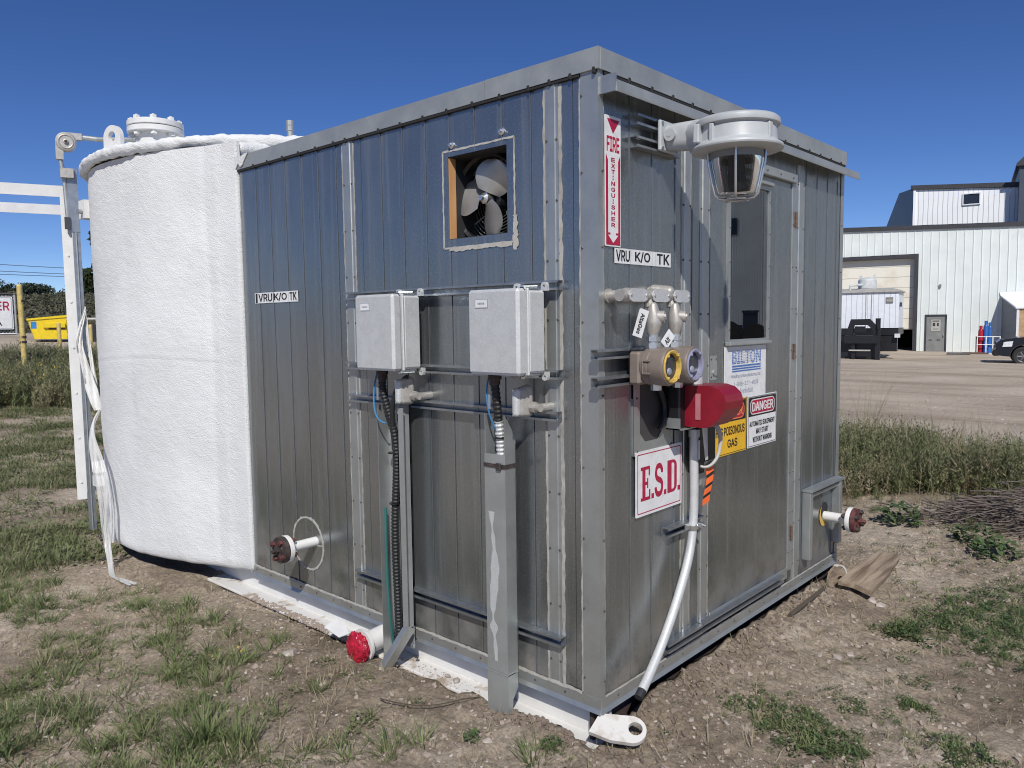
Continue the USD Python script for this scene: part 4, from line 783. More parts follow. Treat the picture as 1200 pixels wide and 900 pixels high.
def shroud():
    prof = [(.092, 1.345), (.22, 1.347), (.262, 1.336), (.290, 1.312), (.302, 1.280), (.296, 1.245), (.270, 1.205), (.232, 1.170), (.205, 1.160), (.092, 1.160)]
    pm = np.array([[1, 0, 0, 0], [0, 0, 1, .502], [0, 1, 0, 0], [0, 0, 0, 1]], float)
    outer = Polygon(prof).buffer(-.025).buffer(.025, 8); w = .165
    s1 = prism(outer, pm, .004); pm2 = pm.copy(); pm2[1, 3] += w-.004; s2 = prism(outer, pm2, .004)
    pm3 = pm.copy(); pm3[1, 3] += .003
    rim = outer.difference(outer.buffer(-.004)); s3 = prism(rim.difference(sbox(.05, 1.155, .098, 1.34)), pm3, w-.006)
    return cat([s1, s2, s3])
part('shroud', shroud(), 'red_plastic', SW, smooth=35)
part('shroud_window', box(.158, .182, .4990, .5018, 1.195, 1.310), 'film_pink', SW)
part('lens_block', RB(.515, .65, 1.19, 1.33, .106, .150, .01), 'black_paint', SW)
part('hub', cat([cyl((.10, .60, 1.340), (.10, .60, 1.372), .034, 16), cyl((.10, .60, 1.372), (.10, .60, 1.380), .022, 10)]), 'cast_aluminium', SW)
part('lower_box', cat([RB(.675, .722, .915, 1.165, .018, .085, .004), RB(.726, .830, .965, 1.15, .018, .085, .005)]), 'black_paint', SW)
part('lever', tube(spline([(.140, .715, 1.150), (.158, .725, 1.115), (.160, .725, 1.04), (.150, .705, .985), (.125, .675, .955), (.100, .655, .958)], 24), np.linspace(.012, .006, 24), 10), 'handle_grey', SW, smooth=True)
part('lever_blade', trimesh.convex.convex_hull(np.array([(.125, .63, 1.155), (.125, .67, 1.155), (.115, .70, .985), (.105, .69, .98), (.12, .63, 1.15), (.12, .67, 1.15)])), 'cast_aluminium', SW)
# caution tape tail
tp = spline([(.112, .700, .965), (.120, .708, .92), (.118, .702, .86), (.112, .692, .81), (.110, .690, .775)], 13)
t = thing('caution_tape', 'short orange and black striped tape tail hanging from the switch lever', 'tape', tp[-1])
for k in range(12):
    a, b = tp[k], tp[k+1]; sl = np.array([0, .0, .012]); n1 = np.array([.006, .022, 0])
    vv = np.array([a-n1-sl*.5, a+n1+sl, b+n1+sl, b-n1-sl*.5]); vv = np.vstack([vv, vv+[.0012, 0, 0]])
    part('stripe', trimesh.convex.convex_hull(vv), 'orange_tape' if k % 3 else 'text_black', t)
# conduit down the wall
cp = spline([(.060, .668, 1.125), (.060, .668, .95), (.060, .665, .71), (.064, .630, .57), (.072, .525, .40), (.085, .355, .215), (.102, .160, .068)], 60)
t = thing('steel_conduit', 'pale conduit dropping from the switch and bending to a loose end near the ground', 'conduit', (.06, .55, .05))
part('pipe', tube(cp, .0205, 20), 'cast_aluminium', t, smooth=40)
dirn = cp[-1]-cp[-3]; dirn /= np.linalg.norm(dirn)
part('open_end', cat([tube([cp[-1], cp[-1]+dirn*.038], .0195, 16)]), 'black_rubber', t)
part('sleeve', cat([cyl((.060, .668, 1.09), (.060, .668, 1.125), .026, 14)]), 'cast_aluminium', t)
part('label_flag', box(.083, .0845, .665, .70, .985, 1.075), 'sign_white', t)
part('clamp', cat([lathe([(.0205, -.012), (.027, -.012), (.027, .012), (.0205, .012)], (.060, .655, .668), (0, .2, -1), 20), RB(.61, .70, .652, .684, .043, .052, .002), cyl((.075, .71, .665), (.075, .68, .665), .006, 8), cyl((.058, .715, .668), (.095, .722, .660), .007, 6)]), 'zinc', t)
# ---------------------------------------------------------------- foam covered tank
TC, TR, TZ = np.array([-4.10, 1.30]), 1.64, 2.80
TK = thing('storage_tank', 'round storage tank covered in lumpy white spray foam beside the steel shack', 'tank', (TC[0], TC[1], 0))
from scipy.interpolate import CubicSpline
lead = np.array([[-2.802, .012], [-2.8015, -.008], [-2.806, -.022]])
fill_ = np.array([[-2.806, -.022], [-2.87, -.034], [-2.95, -.052], [-3.05, -.084], [-3.15, -.124], [-3.28, -.176], [-3.42, -.226], [-3.65, -.289], [-3.80, -.315]])
fs = np.r_[0, np.cumsum(np.linalg.norm(np.diff(fill_, axis=0), axis=1))]; fill_ = CubicSpline(fs, fill_)(np.linspace(0, fs[-1], 100))
lead = np.vstack([np.linspace(lead[0], lead[1], 5)[:-1], np.linspace(lead[1], lead[2], 5)[:-1]])
a_start = math.atan2(-1.615, .30) - .012
arc1 = np.linspace(a_start, -PI-.15, 210); rnd = np.c_[TC[0]+TR*np.cos(arc1), TC[1]+TR*np.sin(arc1)]
rnd[:40] += (fill_[-1]-rnd[0])*np.linspace(1, 0, 40)[:, None]*0
flat = np.vstack([lead, fill_[:-2]])
arc2 = np.linspace(-PI-.2, -1.5*PI-.9, 40); rnd2 = np.c_[TC[0]+TR*np.cos(arc2), TC[1]+TR*np.sin(arc2)]
prof = np.vstack([flat, rnd, rnd2]); ns = len(prof)
tn = np.gradient(prof, axis=0); tn /= np.linalg.norm(tn, axis=1, keepdims=True); nrm = np.c_[-tn[:, 1], tn[:, 0]]
nrm[np.einsum('ij,ij->i', nrm, prof-TC) < 0] *= -1
zs = np.r_[.0+.02, np.linspace(.0, TZ, 230)]
offs = np.zeros(len(zs)); offs[0] = -.05
for k in range(1, 8): offs[k] = -.03*(1-math.sqrt(max(0, 1-(1-(k-1)/6.)**2)))
P3 = np.zeros((ns, len(zs), 3)); P3[..., 0] = prof[:, None, 0]; P3[..., 1] = prof[:, None, 1]; P3[..., 2] = zs[None]
disp = .016*(meshkit.fbm(P3*1.6, 2, 3)-.5)*2 + .0016*(meshkit.fbm(P3*16, 2, 7)-.5)*2 + .0014*(meshkit.noise(P3*44, 11)-.5)*2
crease = np.exp(-((P3[..., 0]+3.07+.012*np.sin(P3[..., 2]*3))/.028)**2)*(P3[..., 1] < .5)
disp = disp - .005*crease + .003*np.exp(-((P3[..., 0]+2.99)/.03)**2)*(P3[..., 1] < .5)
zl = 1.395+.02*np.sin(P3[..., 0]*3)
disp = disp - .002*np.exp(-((P3[..., 2]-zl)/.010)**2)*(P3[..., 0] < -3.0) + .001*np.exp(-((P3[..., 2]-zl-.03)/.02)**2)*(P3[..., 0] < -3.0)
fade = np.clip((np.arange(ns)-7)/14., 0, 1)[:, None]*np.ones(len(zs))
disp = disp*np.minimum(1, .25+fade*.75)*np.where(np.arange(ns)[:, None] < 8, .3, 1)
P3[..., 0] += nrm[:, None, 0]*(disp+offs); P3[..., 1] += nrm[:, None, 1]*(disp+offs)
P3[:, 1:8, 2] += .012*(meshkit.noise(P3[:, 1:8]*9, 5)-.5)
nz_ = len(zs); ii = (np.arange(ns-1)[:, None]*nz_+np.arange(nz_-1)[None]).ravel()
TF = np.vstack([np.c_[ii, ii+1, ii+nz_+1], np.c_[ii, ii+nz_+1, ii+nz_]])
part('foam_wall', trimesh.Trimesh(P3.reshape(-1, 3), TF, process=False), 'foam_white', TK, smooth=True)
# rolled bead round the top edge
ra = np.linspace(-.15, -2*PI+.25, 420); bp = []
bead = np.c_[TC[0]+(TR+.018)*np.cos(ra), TC[1]+(TR+.018)*np.sin(ra), np.full(420, 2.842)]
bead[:, 2] += .02*(meshkit.noise(bead*2.2, 4)-.5)
bt = tube(bead, .040+.014*(meshkit.fbm(bead*4, 2, 8)-.5), 20)
bv = bt.vertices; c2 = np.c_[bv[:, :2]-TC, bv[:, 2]-2.84]; dirs = c2.copy(); dirs[:, :2] *= (1-(TR+.028)/np.linalg.norm(c2[:, :2], axis=1))[:, None]; dirs /= np.linalg.norm(dirs, axis=1)[:, None]+1e-9
bv = bv+dirs*(.012*(meshkit.fbm(bv*16, 2, 3)-.5)*2+.006*(meshkit.noise(bv*50, 2)-.5)*2)[:, None]
part('foam_bead', trimesh.Trimesh(bv, bt.faces, process=False), 'foam_white', TK, smooth=True)
rr = np.linspace(0, TR+.02, 40); aa = np.linspace(0, 2*PI, 121)
R_, A_ = np.meshgrid(rr, aa, indexing='ij'); top = np.stack([TC[0]+R_*np.cos(A_), TC[1]+R_*np.sin(A_), 2.872+.05*(1-(R_/TR)**2)], -1)
top[..., 2] += .02*(meshkit.fbm(top*5, 3, 6)-.5)
ii = (np.arange(39)[:, None]*121+np.arange(120)[None]).ravel()
part('foam_roof', trimesh.Trimesh(top.reshape(-1, 3), np.vstack([np.c_[ii, ii+121, ii+122], np.c_[ii, ii+122, ii+1]]), process=False), 'foam_white', TK, smooth=True)
# flap of foam over the fascia end
fp = prism(pl, Lm(.016), .006); part('foam_flap', fp, 'foam_white', TK)
# flanged nozzle on top
MC = np.array([-3.93, -.02, 2.90])
MW = part('nozzle', lathe([(.138, 0), (.138, .12), (.15, .135)], MC, (0, 0, 1), 36), 'white_paint', TK, smooth=40)
part('flange', lathe([(0, .122), (.188, .122), (.191, .126), (.191, .158), (.188, .161), (.15, .162)], MC, (0, 0, 1), 40), 'white_paint', MW, smooth=30)
part('gasket', lathe([(.17, .160), (.180, .160), (.180, .1685), (.17, .1685)], MC, (0, 0, 1), 40), 'dark_gap', MW)
part('blind_flange', lathe([(.15, .1665), (.188, .167), (.191, .171), (.191, .202), (.187, .206), (0, .208)], MC, (0, 0, 1), 40), 'white_paint', MW, smooth=30)
for k in range(8):
    a = k*PI/4+.3; o = MC+[.158*math.cos(a), .158*math.sin(a), 0]
    part('bolt', cat([cyl(o+[0, 0, .090], o+[0, 0, .236], .011, 8), cyl(o+[0, 0, .207], o+[0, 0, .229], .024, 6), cyl(o+[0, 0, .098], o+[0, 0, .121], .024, 6)]), 'white_paint', MW)
lm = np.eye(4); lm[:3, 0] = [.62, .78, 0]; lm[:3, 1] = [0, 0, 1]; lm[:3, 2] = np.cross(lm[:3, 0], lm[:3, 1]); lm[:3, 3] = (-3.965, -.29, 2.94)
lm[:3, 0] = np.array([.96, .28, 0]); lm[:3, 2] = np.cross(lm[:3, 0], lm[:3, 1])
lug = unary_union([Point(0, .02).buffer(.088, 20), sbox(-.088, -.12, .088, .02)]).difference(Point(0, .03).buffer(.036, 16))
part('lifting_eye', prism(lug, lm, .03), 'white_paint', TK, smooth=30)
for fl_ in [hullspheres([(-4.03, -.28, 2.87, .045), (-3.93, -.27, 2.885, .05), (-4.12, -.26, 2.86, .03)]), hullspheres([(-3.93, -.12, 2.90, .06), (-3.86, -.09, 2.90, .05)]), hullspheres([(-2.84, .05, 2.765, .045), (-3.25, .00, 2.80, .05), (-2.84, .55, 2.80, .05), (-3.2, .4, 2.86, .04)])]: part('foam_lump', fl_, 'foam_white', TK, smooth=60)
part('vent_stub', cat([lathe([(0, 0), (.024, 0), (.024, .135), (.030, .138), (.030, .17), (.026, .175), (.030, .18), (.030, .215), (0, .217)], (-3.56, .86, 3.00), (0, 0, 1), 14)]), 'galvanised_dull', TK)
part('vent_base', lathe([(0, .02), (.10, .02), (.06, .06), (0, .07)], (-3.56, .86, 2.94), (0, 0, 1), 20), 'foam_white', TK)

# ---------------------------------------------------------------- level gauge with pulley elbow
LG = thing('level_gauge', 'tall grey and white level gauge board with a pulley elbow at the tank edge', 'level gauge', (-4.79, -.30, 0))
e1 = np.array([.33, .944, 0])   # across the line from the shack, towards the tank
n1 = np.array([.944, -.33, 0])  # towards the shack
def lgM(o): q = np.eye(4); q[:3, 0] = e1; q[:3, 1] = [0, 0, 1]; q[:3, 2] = n1; q[:3, 3] = o; return q
o = np.array([-4.80, -.315, 0])
uc = Polygon([(-.033, 0), (.033, 0), (.033, .05), (.029, .05), (.029, .004), (-.029, .004), (-.029, .05), (-.033, .05)])
def vert(poly, z0, z1, o): # poly in (e1, n1) plane
    q = np.eye(4); q[:3, 0] = e1; q[:3, 1] = n1; q[:3, 2] = [0, 0, -1]; q[:3, 3] = np.array([o[0], o[1], z1]); return prism(poly, q, z1-z0)
part('board', vert(sbox(-.012, -.04, .042, .008), .012, 2.40, o), 'strut_steel', LG)
part('upper_board', vert(sbox(-.030, -.05, .044, .012), 2.38, 2.865, o), 'strut_steel', LG)
part('board_rib', vert(sbox(.010, .008, .016, .022), .012, 2.38, o), 'galvanised_dull', LG)
W = 'white_paint'
part('face_plate', vert(sbox(-.084, -.02, -.016, -.010), .26, 2.68, o-n1*.02), W, LG)
part('rivets', cat([cyl(o-e1*.05+[0, 0, z]-n1*.03, o-e1*.05+[0, 0, z]-n1*.023, .009, 8) for z in np.arange(.4, 2.5, .36)]), 'white_paint', LG)
part('down_pipe', cat([tube([o+e1*-.065+[0, 0, 2.94], o+e1*-.045+[0, 0, 2.80], o+e1*-.035+[0, 0, 2.45]], .017, 10)]), 'galvanised', LG)
part('pipe_clamp', vert(sbox(-.07, -.01, .02, .05), 2.79, 2.86, o), 'cast_fitting', LG)
part('pipe_clamp', vert(sbox(-.06, 0, -.02, .03), 2.40, 2.49, o), 'dark_trim', LG)
pc = o+e1*-.02+[0, 0, 3.065]
part('pulley_elbow', cat([lathe([(0, -.035), (.062, -.035), (.072, -.028), (.072, .028), (.062, .035), (0, .035)], pc, n1, 28), prism(unary_union([sbox(-.072, -.135, -.020, .0), sbox(.0, .022, .11, .072)]), lgM(pc-n1*.026), .052)]), 'cast_fitting', LG)
part('elbow_ring', cat([lathe([(.050, .034), (.056, .038), (.050, .041), (.044, .038), (.050, .034)], pc, n1, 28), lathe([(0, .035), (.018, .035), (.018, .046), (0, .05)], pc, n1, 12)]), 'cast_fitting', LG)
part('cover_nut', lathe([(0, .045), (.012, .045), (.010, .056), (0, .058)], pc, n1, 8), 'rust_black', LG)
part('top_pipe', cat([tube([pc+e1*.10+[0, 0, .047], pc+e1*.22+[0, 0, .043], np.array([-4.32, .15, 3.08]), np.array([-4.22, .22, 3.07])], .019, 10)]), 'galvanised_dull', LG)
part('tank_bracket', cat([box(-4.78, -4.66, -.28, -.12, 2.48, 2.62)]), W, LG)
part('tank_bracket', box(-4.80, -4.70, -.29, -.17, .48, .56), W, LG); part('tank_bracket', box(-4.80, -4.70, -.29, -.17, .37, .45), W, LG)
part('bracket_bolt', cyl((-4.70, -.29, 2.53), (-4.69, -.32, 2.53), .018, 8), 'galvanised', LG)
# ladder with its cage hoop
LD = thing('tank_ladder', 'white tank ladder with flat cage hoop reaching out to the left', 'ladder', (-5.5, -.10, 0))
l0, l1 = np.array([-5.17, -.215]), np.array([-6.25, .16]); ldir = (l1-l0)/np.linalg.norm(l1-l0); out = np.array([-.33, -.944])
for q in (l0, l1):
    qq = np.array([q[0], q[1], 0]); part('rail', prism(sbox(-.033, -.006, .033, .006), np.array([[out[0], ldir[0], 0, q[0]], [out[1], ldir[1], 0, q[1]], [0, 0, 1, .25], [0, 0, 0, 1]], float), 2.55), W, LD)
for z in np.arange(.45, 2.7, .30): part('rung', cyl((*l0, z), (*l1, z), .011, 10), W, LD)
w = np.linalg.norm(l1-l0)
hp_ = [l0+out*s for s in np.linspace(0, .62, 6)] + [(l0+l1)/2+out*.62+(-ldir*math.cos(a)+out*math.sin(a))*w/2 for a in np.linspace(.1, PI-.1, 24)] + [l1+out*s for s in np.linspace(.62, 0, 6)]
hp_ = np.array(hp_); tn = np.gradient(hp_, axis=0); tn /= np.linalg.norm(tn, axis=1)[:, None]; nn = np.c_[-tn[:, 1], tn[:, 0]]*.004
V = np.vstack([np.c_[hp_+nn*s, np.full(len(hp_), z)] for s, z in ((-1, 2.70), (1, 2.70), (1, 2.79), (-1, 2.79))]); L = len(hp_); F = []
for a, b in ((0, 1), (1, 2), (2, 3), (3, 0)):
    i = np.arange(L-1); F += [np.c_[i+a*L, i+1+a*L, i+1+b*L], np.c_[i+a*L, i+1+b*L, i+b*L]]
part('cage_hoop', trimesh.Trimesh(V, np.vstack(F), process=False), W, LD)
# torn plastic hanging at the tank
def band(path, widths, seed, across=e1):
    p = np.asarray(path, float); g = np.random.default_rng(seed); n = len(p); w = np.interp(np.linspace(0, 1, n), np.linspace(0, 1, len(widths)), widths)
    m = 7; V = np.zeros((n, m, 3))
    for j, s in enumerate(np.linspace(-.5, .5, m)):
        V[:, j] = p+across*(s*w)[:, None]+n1*(.018*np.sin(np.arange(n)*.6+j*1.9+seed)*np.minimum(1, w/.05))[:, None]
    V = V.reshape(-1, 3); ii = (np.arange(n-1)[:, None]*m+np.arange(m-1)[None]).ravel(); F = np.vstack([np.c_[ii, ii+m, ii+m+1], np.c_[ii, ii+m+1, ii+1]])
    return trimesh.Trimesh(np.vstack([V, V-n1*.0012]), np.vstack([F, F[:, ::-1]+len(V)]), process=False)
t = thing('torn_plastic', 'torn white plastic sheet knotted on the gauge board and trailing to the grass', 'plastic sheet', (-4.6, -.35, -.1))
q = lambda k, z, dn=0: o+e1*k+[0, 0, z]+n1*dn
part('sheet', band(spline([q(.045, 1.78, .02), q(.005, 1.62, .05), q(-.005, 1.48, .06), q(.02, 1.35, .06), q(.065, 1.12, .07), q(.105, .98, .08)], 34), [.02, .035, .05, .06, .085, .07], 1), 'white_paint', t, smooth=True)
part('sheet', band(spline([q(.045, 1.80, .02), q(.055, 1.55, .02), q(.075, 1.30, .03), q(.115, 1.05, .05)], 26), [.012, .025, .03, .015], 2), 'white_paint', t, smooth=True)
part('strand', band(spline([q(.105, .98, .08), (-4.50, -.37, .84), (-4.27, -.44, .66), (-4.19, -.43, .38), (-4.16, -.43, .08), (-4.06, -.45, -.06), (-3.78, -.53, -.100), (-3.52, -.50, -.105)], 50), [.02, .03, .05, .065, .06, .045, .035, .035, .055], 3), 'torn_film', t, smooth=True)
part('strand', band(spline([q(.10, .97, .10), (-4.42, -.39, .82), (-4.16, -.42, .60), (-4.10, -.41, .35), (-4.08, -.42, .06)], 34), [.008, .02, .03, .035, .03], 5), 'torn_film', t, smooth=True)

# stones, boards near the shack
def stone_mesh(seed, r, sq=(1, .8, .6)):
    s = trimesh.creation.icosphere(2, 1.0); v = s.vertices.copy(); v *= (1+.35*(meshkit.fbm(v*1.3+seed*7.3, 3, seed)-.5)*2)[:, None]
    return trimesh.Trimesh(v*np.array(sq)*r, s.faces, process=False)
def rock_mesh(seed, r, sq):
    g2 = np.random.default_rng(seed+900); p = g2.normal(size=(26, 3)); p /= np.linalg.norm(p, axis=1)[:, None]; p *= (.75+.4*g2.random((26, 1)))
    return trimesh.PointCloud(p*np.array(sq)*r*.9).convex_hull.subdivide()
def place_stone(x, y, r, label, seed, z=None, sq=(1, .8, .6), mat='stone'):
    m = rock_mesh(seed, r, sq); a = seed*1.7; R = np.array([[math.cos(a), -math.sin(a), 0], [math.sin(a), math.cos(a), 0], [0, 0, 1]])
    zz = float(gz(x, y)) if z is None else z; t = thing('stone', label, 'stone', (x, y, zz)); m.vertices = m.vertices@R.T+[x, y, zz+r*.18]
    part('rock', m, mat, t, smooth=28)
place_stone(-1.73, -.40, .048, 'pale rounded stone lying in the dirt left of the red flange', 1)
place_stone(-.935, -.005, .020, 'small brown stone on the white skid ledge, first of the pair', 2, -.132)
place_stone(-.865, -.012, .024, 'round brown stone on the white skid ledge, second of the pair', 3, -.132)
place_stone(-.690, -.045, .022, 'flat dark stone at the edge of the white skid ledge', 4, -.138)
place_stone(.355, 2.33, .045, 'dark round stone in front of the weathered board', 5)
place_stone(.42, 2.28, .035, 'pale stone beside the dark round stone near the board', 6)
for k, (x, y, r, lb) in enumerate([(.50, 1.52, .030, 'pair of pale stones in bare dirt, the larger one'), (.47, 1.42, .034, 'brown lump of rock in bare dirt right of the door'), (.40, 1.36, .022, 'dark flat stone beside the brown lump of rock'), (.22, .93, .022, 'lone white pebble stone close under the door'), (.24, .33, .018, 'pale stone near the loose conduit end'), (.62, 1.70, .020, 'small pale stone left of the clover patch'), (.13, 1.95, .020, 'pale stone close to the flashing at the far door corner'), (-.35, -.32, .028, 'clod like stone left of the right channel foot'), (.36, .42, .024, 'tan flat stone among gravel in front of the corner')]):
    place_stone(x, y, r, lb, 10+k)
t = thing('wood_board', 'short weathered board lying in the dirt beyond the door wall', 'board', (.20, 2.8, -.09))
BM = np.eye(4); bu = np.array([.0, 1.0, .035]); bu /= np.linalg.norm(bu); bn = np.array([.16, -.10, .98]); bn -= bu*(bn@bu); bn /= np.linalg.norm(bn)
BM[:3, 0] = bu; BM[:3, 2] = bn; BM[:3, 1] = np.cross(bn, bu); BM[:3, 3] = (.245, 2.32, -.050)
part('plank', prism(Polygon([(0, -.105), (.03, .01), (.0, .095), (.4, .095), (.70, .075), (.76, .0), (.74, -.055), (.4, -.09)]), BM, .034), 'wood_old', t, smooth=20)
part('split', prism(Polygon([(.03, .03), (.4, .06), (.70, .072), (.66, .045), (.35, .03)]), on(BM, .034), .012), 'wood_old', t, label='raised splintered strip along one edge of the board')
t = thing('wood_strip', 'thin dark wood strip half buried along the door wall', 'strip', (.08, 2.0, -.06))
bu = np.array([-.06, 1.0, -.03]); bu /= np.linalg.norm(bu); BM2 = np.eye(4); BM2[:3, 0] = bu; BM2[:3, 2] = [.35, 0, .94]; BM2[:3, 1] = np.cross(BM2[:3, 2], bu); BM2[:3, 3] = (.115, 1.66, -.062)
part('lath', prism(sbox(0, -.012, .66, .012), BM2, .03), 'bark', t)
single('dead_twig', tube(spline([(-.98, -.39, -.115), (-.86, -.38, -.10), (-.74, -.29, -.105), (-.66, -.16, -.10), (-.64, -.07, -.12)], 24), .003, 5), 'bark', 'thin dark bent twig on the dirt before the skid ledge', 'twig')
single('dead_twig', tube(spline([(-17.5, 2.2, .12), (-15.5, 2.9, .10), (-14.0, 3.6, .09)], 12), .02, 5), 'wood_old', 'long pale stick lying in the grass on the far left', 'twig')
# ---------------------------------------------------------------- far yard on the right
E1 = np.array([.979, .204, 0]); E1 /= np.linalg.norm(E1); N1 = np.array([E1[1], -E1[0], 0]); P0 = np.array([-10.825, 45.827, 0])
def F3(s, off, z): return P0+E1*s+N1*off+np.array([0, 0, z])
def FM(off=0.): q = np.eye(4); q[:3, 0] = E1; q[:3, 1] = [0, 0, 1]; q[:3, 2] = N1; q[:3, 3] = P0+N1*off; return q
def fb(s0, s1, o0, o1, z0, z1, c=0):   # box in the far frame: s along the wall, o towards us, z up
    s0, s1 = sorted((s0, s1)); o0, o1 = sorted((o0, o1)); b = (cbox if c else box)(s0, s1, o0, o1, z0, z1, *([c] if c else []))
    v = b.vertices; b.vertices = P0+v[:, :1]*E1+v[:, 1:2]*N1+np.c_[v[:, 0]*0, v[:, 0]*0, v[:, 2]]; b.invert(); return b
def fp(poly, o0, o1): return prism(poly, FM(o0), o1-o0)
GY = -.40
WB = thing('metal_warehouse', 'long white ribbed metal warehouse with cream roller door across the gravel yard', 'warehouse', F3(0, 0, GY))
odr = (-4.9, -.26, GY-.1, 4.97); drr = (.36, 1.40, GY-.1, 1.70)
def ridge_z(s): return 6.75-.033*(s+4.2)
s = -5.6; pw = .41
holes = unary_union([sbox(-9, -2, odr[1], odr[3]+.1), sbox(drr[0]-.01, -2, drr[1]+.01, drr[3]+.02)])
while s < 12:
    shp = Polygon([(s+.010, GY-.1), (s+.010, ridge_z(s)), (s+pw-.022, ridge_z(s)-.012), (s+pw-.022, GY-.1)]).difference(holes)
    if shp.area > .01:
        p = part('wall_panel', fp(shp, -.1, 0), 'far_wall', WB)
        rb_ = sbox(s-.02, GY-.1, s+.010, ridge_z(s)-.02).difference(holes)
        if rb_.area > .001: part('panel_rib', fp(rb_, -.1, .03), 'far_wall', p)
    s += pw
part('core', fb(-5.6, 12.2, -8, -.11, 5.1, 6.3), 'dark_trim', WB); part('core', fb(-.2, 12.2, -8, -.11, GY-.1, 5.2), 'dark_trim', WB); part('core', fb(-5.6, -5.2, -8, -.11, GY-.1, 5.2), 'dark_trim', WB)
part('eave_trim', fp(Polygon([(-5.7, 6.72), (12.3, 6.13), (12.3, 6.36), (-5.7, 6.96)]), -.3, .12), 'dark_trim', WB)
part('roof', trimesh.convex.convex_hull(np.array([F3(-5.7, -.2, 6.93), F3(12.3, -.2, 6.33), F3(-5.7, -9, 7.5), F3(12.3, -9, 6.9), F3(-5.7, -9, 7.4), F3(12.3, -9, 6.8)])), 'dark_trim', WB)
part('door_frame', cat([fp(sbox(-.27, GY-.05, -.06, 5.18), -.1, .10), fp(sbox(-5.2, 4.96, -.27, 5.18), -.1, .09)]), 'dark_trim', WB)
RD = part('roller_door', fb(-5.2, -.27, -.35, -.30, .90, .92), 'cream_door', WB)
for z in np.arange(.93, 4.95, .60): part('door_slat', fp(sbox(-5.2, z, -.27, min(z+.585, 4.96)), -.36, -.28), 'cream_door', RD)
part('doorway', fb(-5.2, -.27, -8, -7.9, GY-.1, 5), 'inside_dark', WB)
part('floor_threshold', fb(-5.2, -.27, -8, .0, GY-.08, GY-.02), 'dark_trim', WB)
DO = part('door', fp(sbox(.42, GY+.02, 1.36, 1.66), -.06, -.01), 'door_grey', WB)
part('frame', fp(sbox(.34, GY-.1, 1.43, 1.73).difference(sbox(.42, GY, 1.36, 1.66)), -.08, .05), 'dark_trim', DO)
part('threshold', fp(sbox(.34, GY-.10, 1.43, GY+.035), -.05, .09), 'sign_white', DO)
ns_ = part('notice', fp(sbox(.66, .80, 1.12, 1.44), -.01, .005), 'handle_grey', DO)
part('print', fp(unary_union([sbox(.72, 1.33, 1.06, 1.39), sbox(.74, 1.08, .86, 1.26), sbox(.94, 1.08, 1.04, 1.26), sbox(.74, .90, 1.02, .93)]), .005, .008), 'dark_trim', ns_)
part('handle', fb(1.26, 1.31, .0, .06, .50, .62), 'zinc', DO)
part('kick_strip', fp(unary_union([sbox(.56, .28, .72, .32), sbox(.95, .28, 1.12, .32)]), -.01, .01), 'dark_trim', DO)
part('wall_box', fp(sbox(1.0, 3.25, 1.1, 3.42), .03, .12), 'door_grey', WB)
# taller block standing behind
UB = thing('clerestory_building', 'tall white block with dark slanted end wall rising behind the warehouse roof', 'building', F3(0, -12, GY))
s = -1.10; 
while s < 8.0:
    part('wall_panel', fp(sbox(s+.010, 5.0, s+.290, 10.50-.07*(s+1.1)), -12.2, -12), 'far_wall_white', UB); s += .30
part('core', fb(-1.1, 8, -20, -12.21, GY, 9.8), 'far_wall_white', UB)
part('end_wall', trimesh.convex.convex_hull(np.array([F3(a, b, z) for a, b, z in ((-1.12, -12.05, 5), (-1.12, -12.05, 10.62), (-2.3, -15.6, 10.85), (-3.45, -19.5, 8.85), (-3.45, -19.5, 5), (-1.12, -20, 5), (-1.12, -20, 8.9))])), 'dark_cladding', UB)
part('roof_edge', fp(Polygon([(-1.3, 10.52), (8, 9.92), (8, 10.22), (-1.3, 10.80)]), -13, -11.85), 'dark_trim', UB)
part('corner_trim', fp(sbox(-1.13, 5, -.97, 10.5), -12.1, -11.93), 'far_wall_white', UB)
WN = part('window', fp(sbox(1.93, 9.22, 2.85, 9.88), -12.02, -11.97), 'window_dark', UB)
part('frame', fp(sbox(1.86, 9.15, 2.92, 9.95).difference(sbox(1.93, 9.22, 2.85, 9.88)), -12.0, -11.9), 'sign_white', WN)
TW = thing('dark_tower', 'dark clad tower block at the right edge behind the white block', 'building', F3(6, -10, GY))
part('wall', fb(5.05, 9, -18, -10.8, GY, 11.3), 'dark_cladding', TW)
part('roof', trimesh.convex.convex_hull(np.array([F3(a, b, z) for a, b, z in ((4.85, -10.6, 11.25), (9, -10.6, 11.25), (4.85, -18, 11.25), (9, -18, 11.25), (4.85, -10.6, 11.42), (4.85, -18, 11.42), (7, -10.6, 13.6), (7, -18, 13.6), (9, -10.6, 11.5), (9, -18, 11.5))])), 'dark_trim', TW)
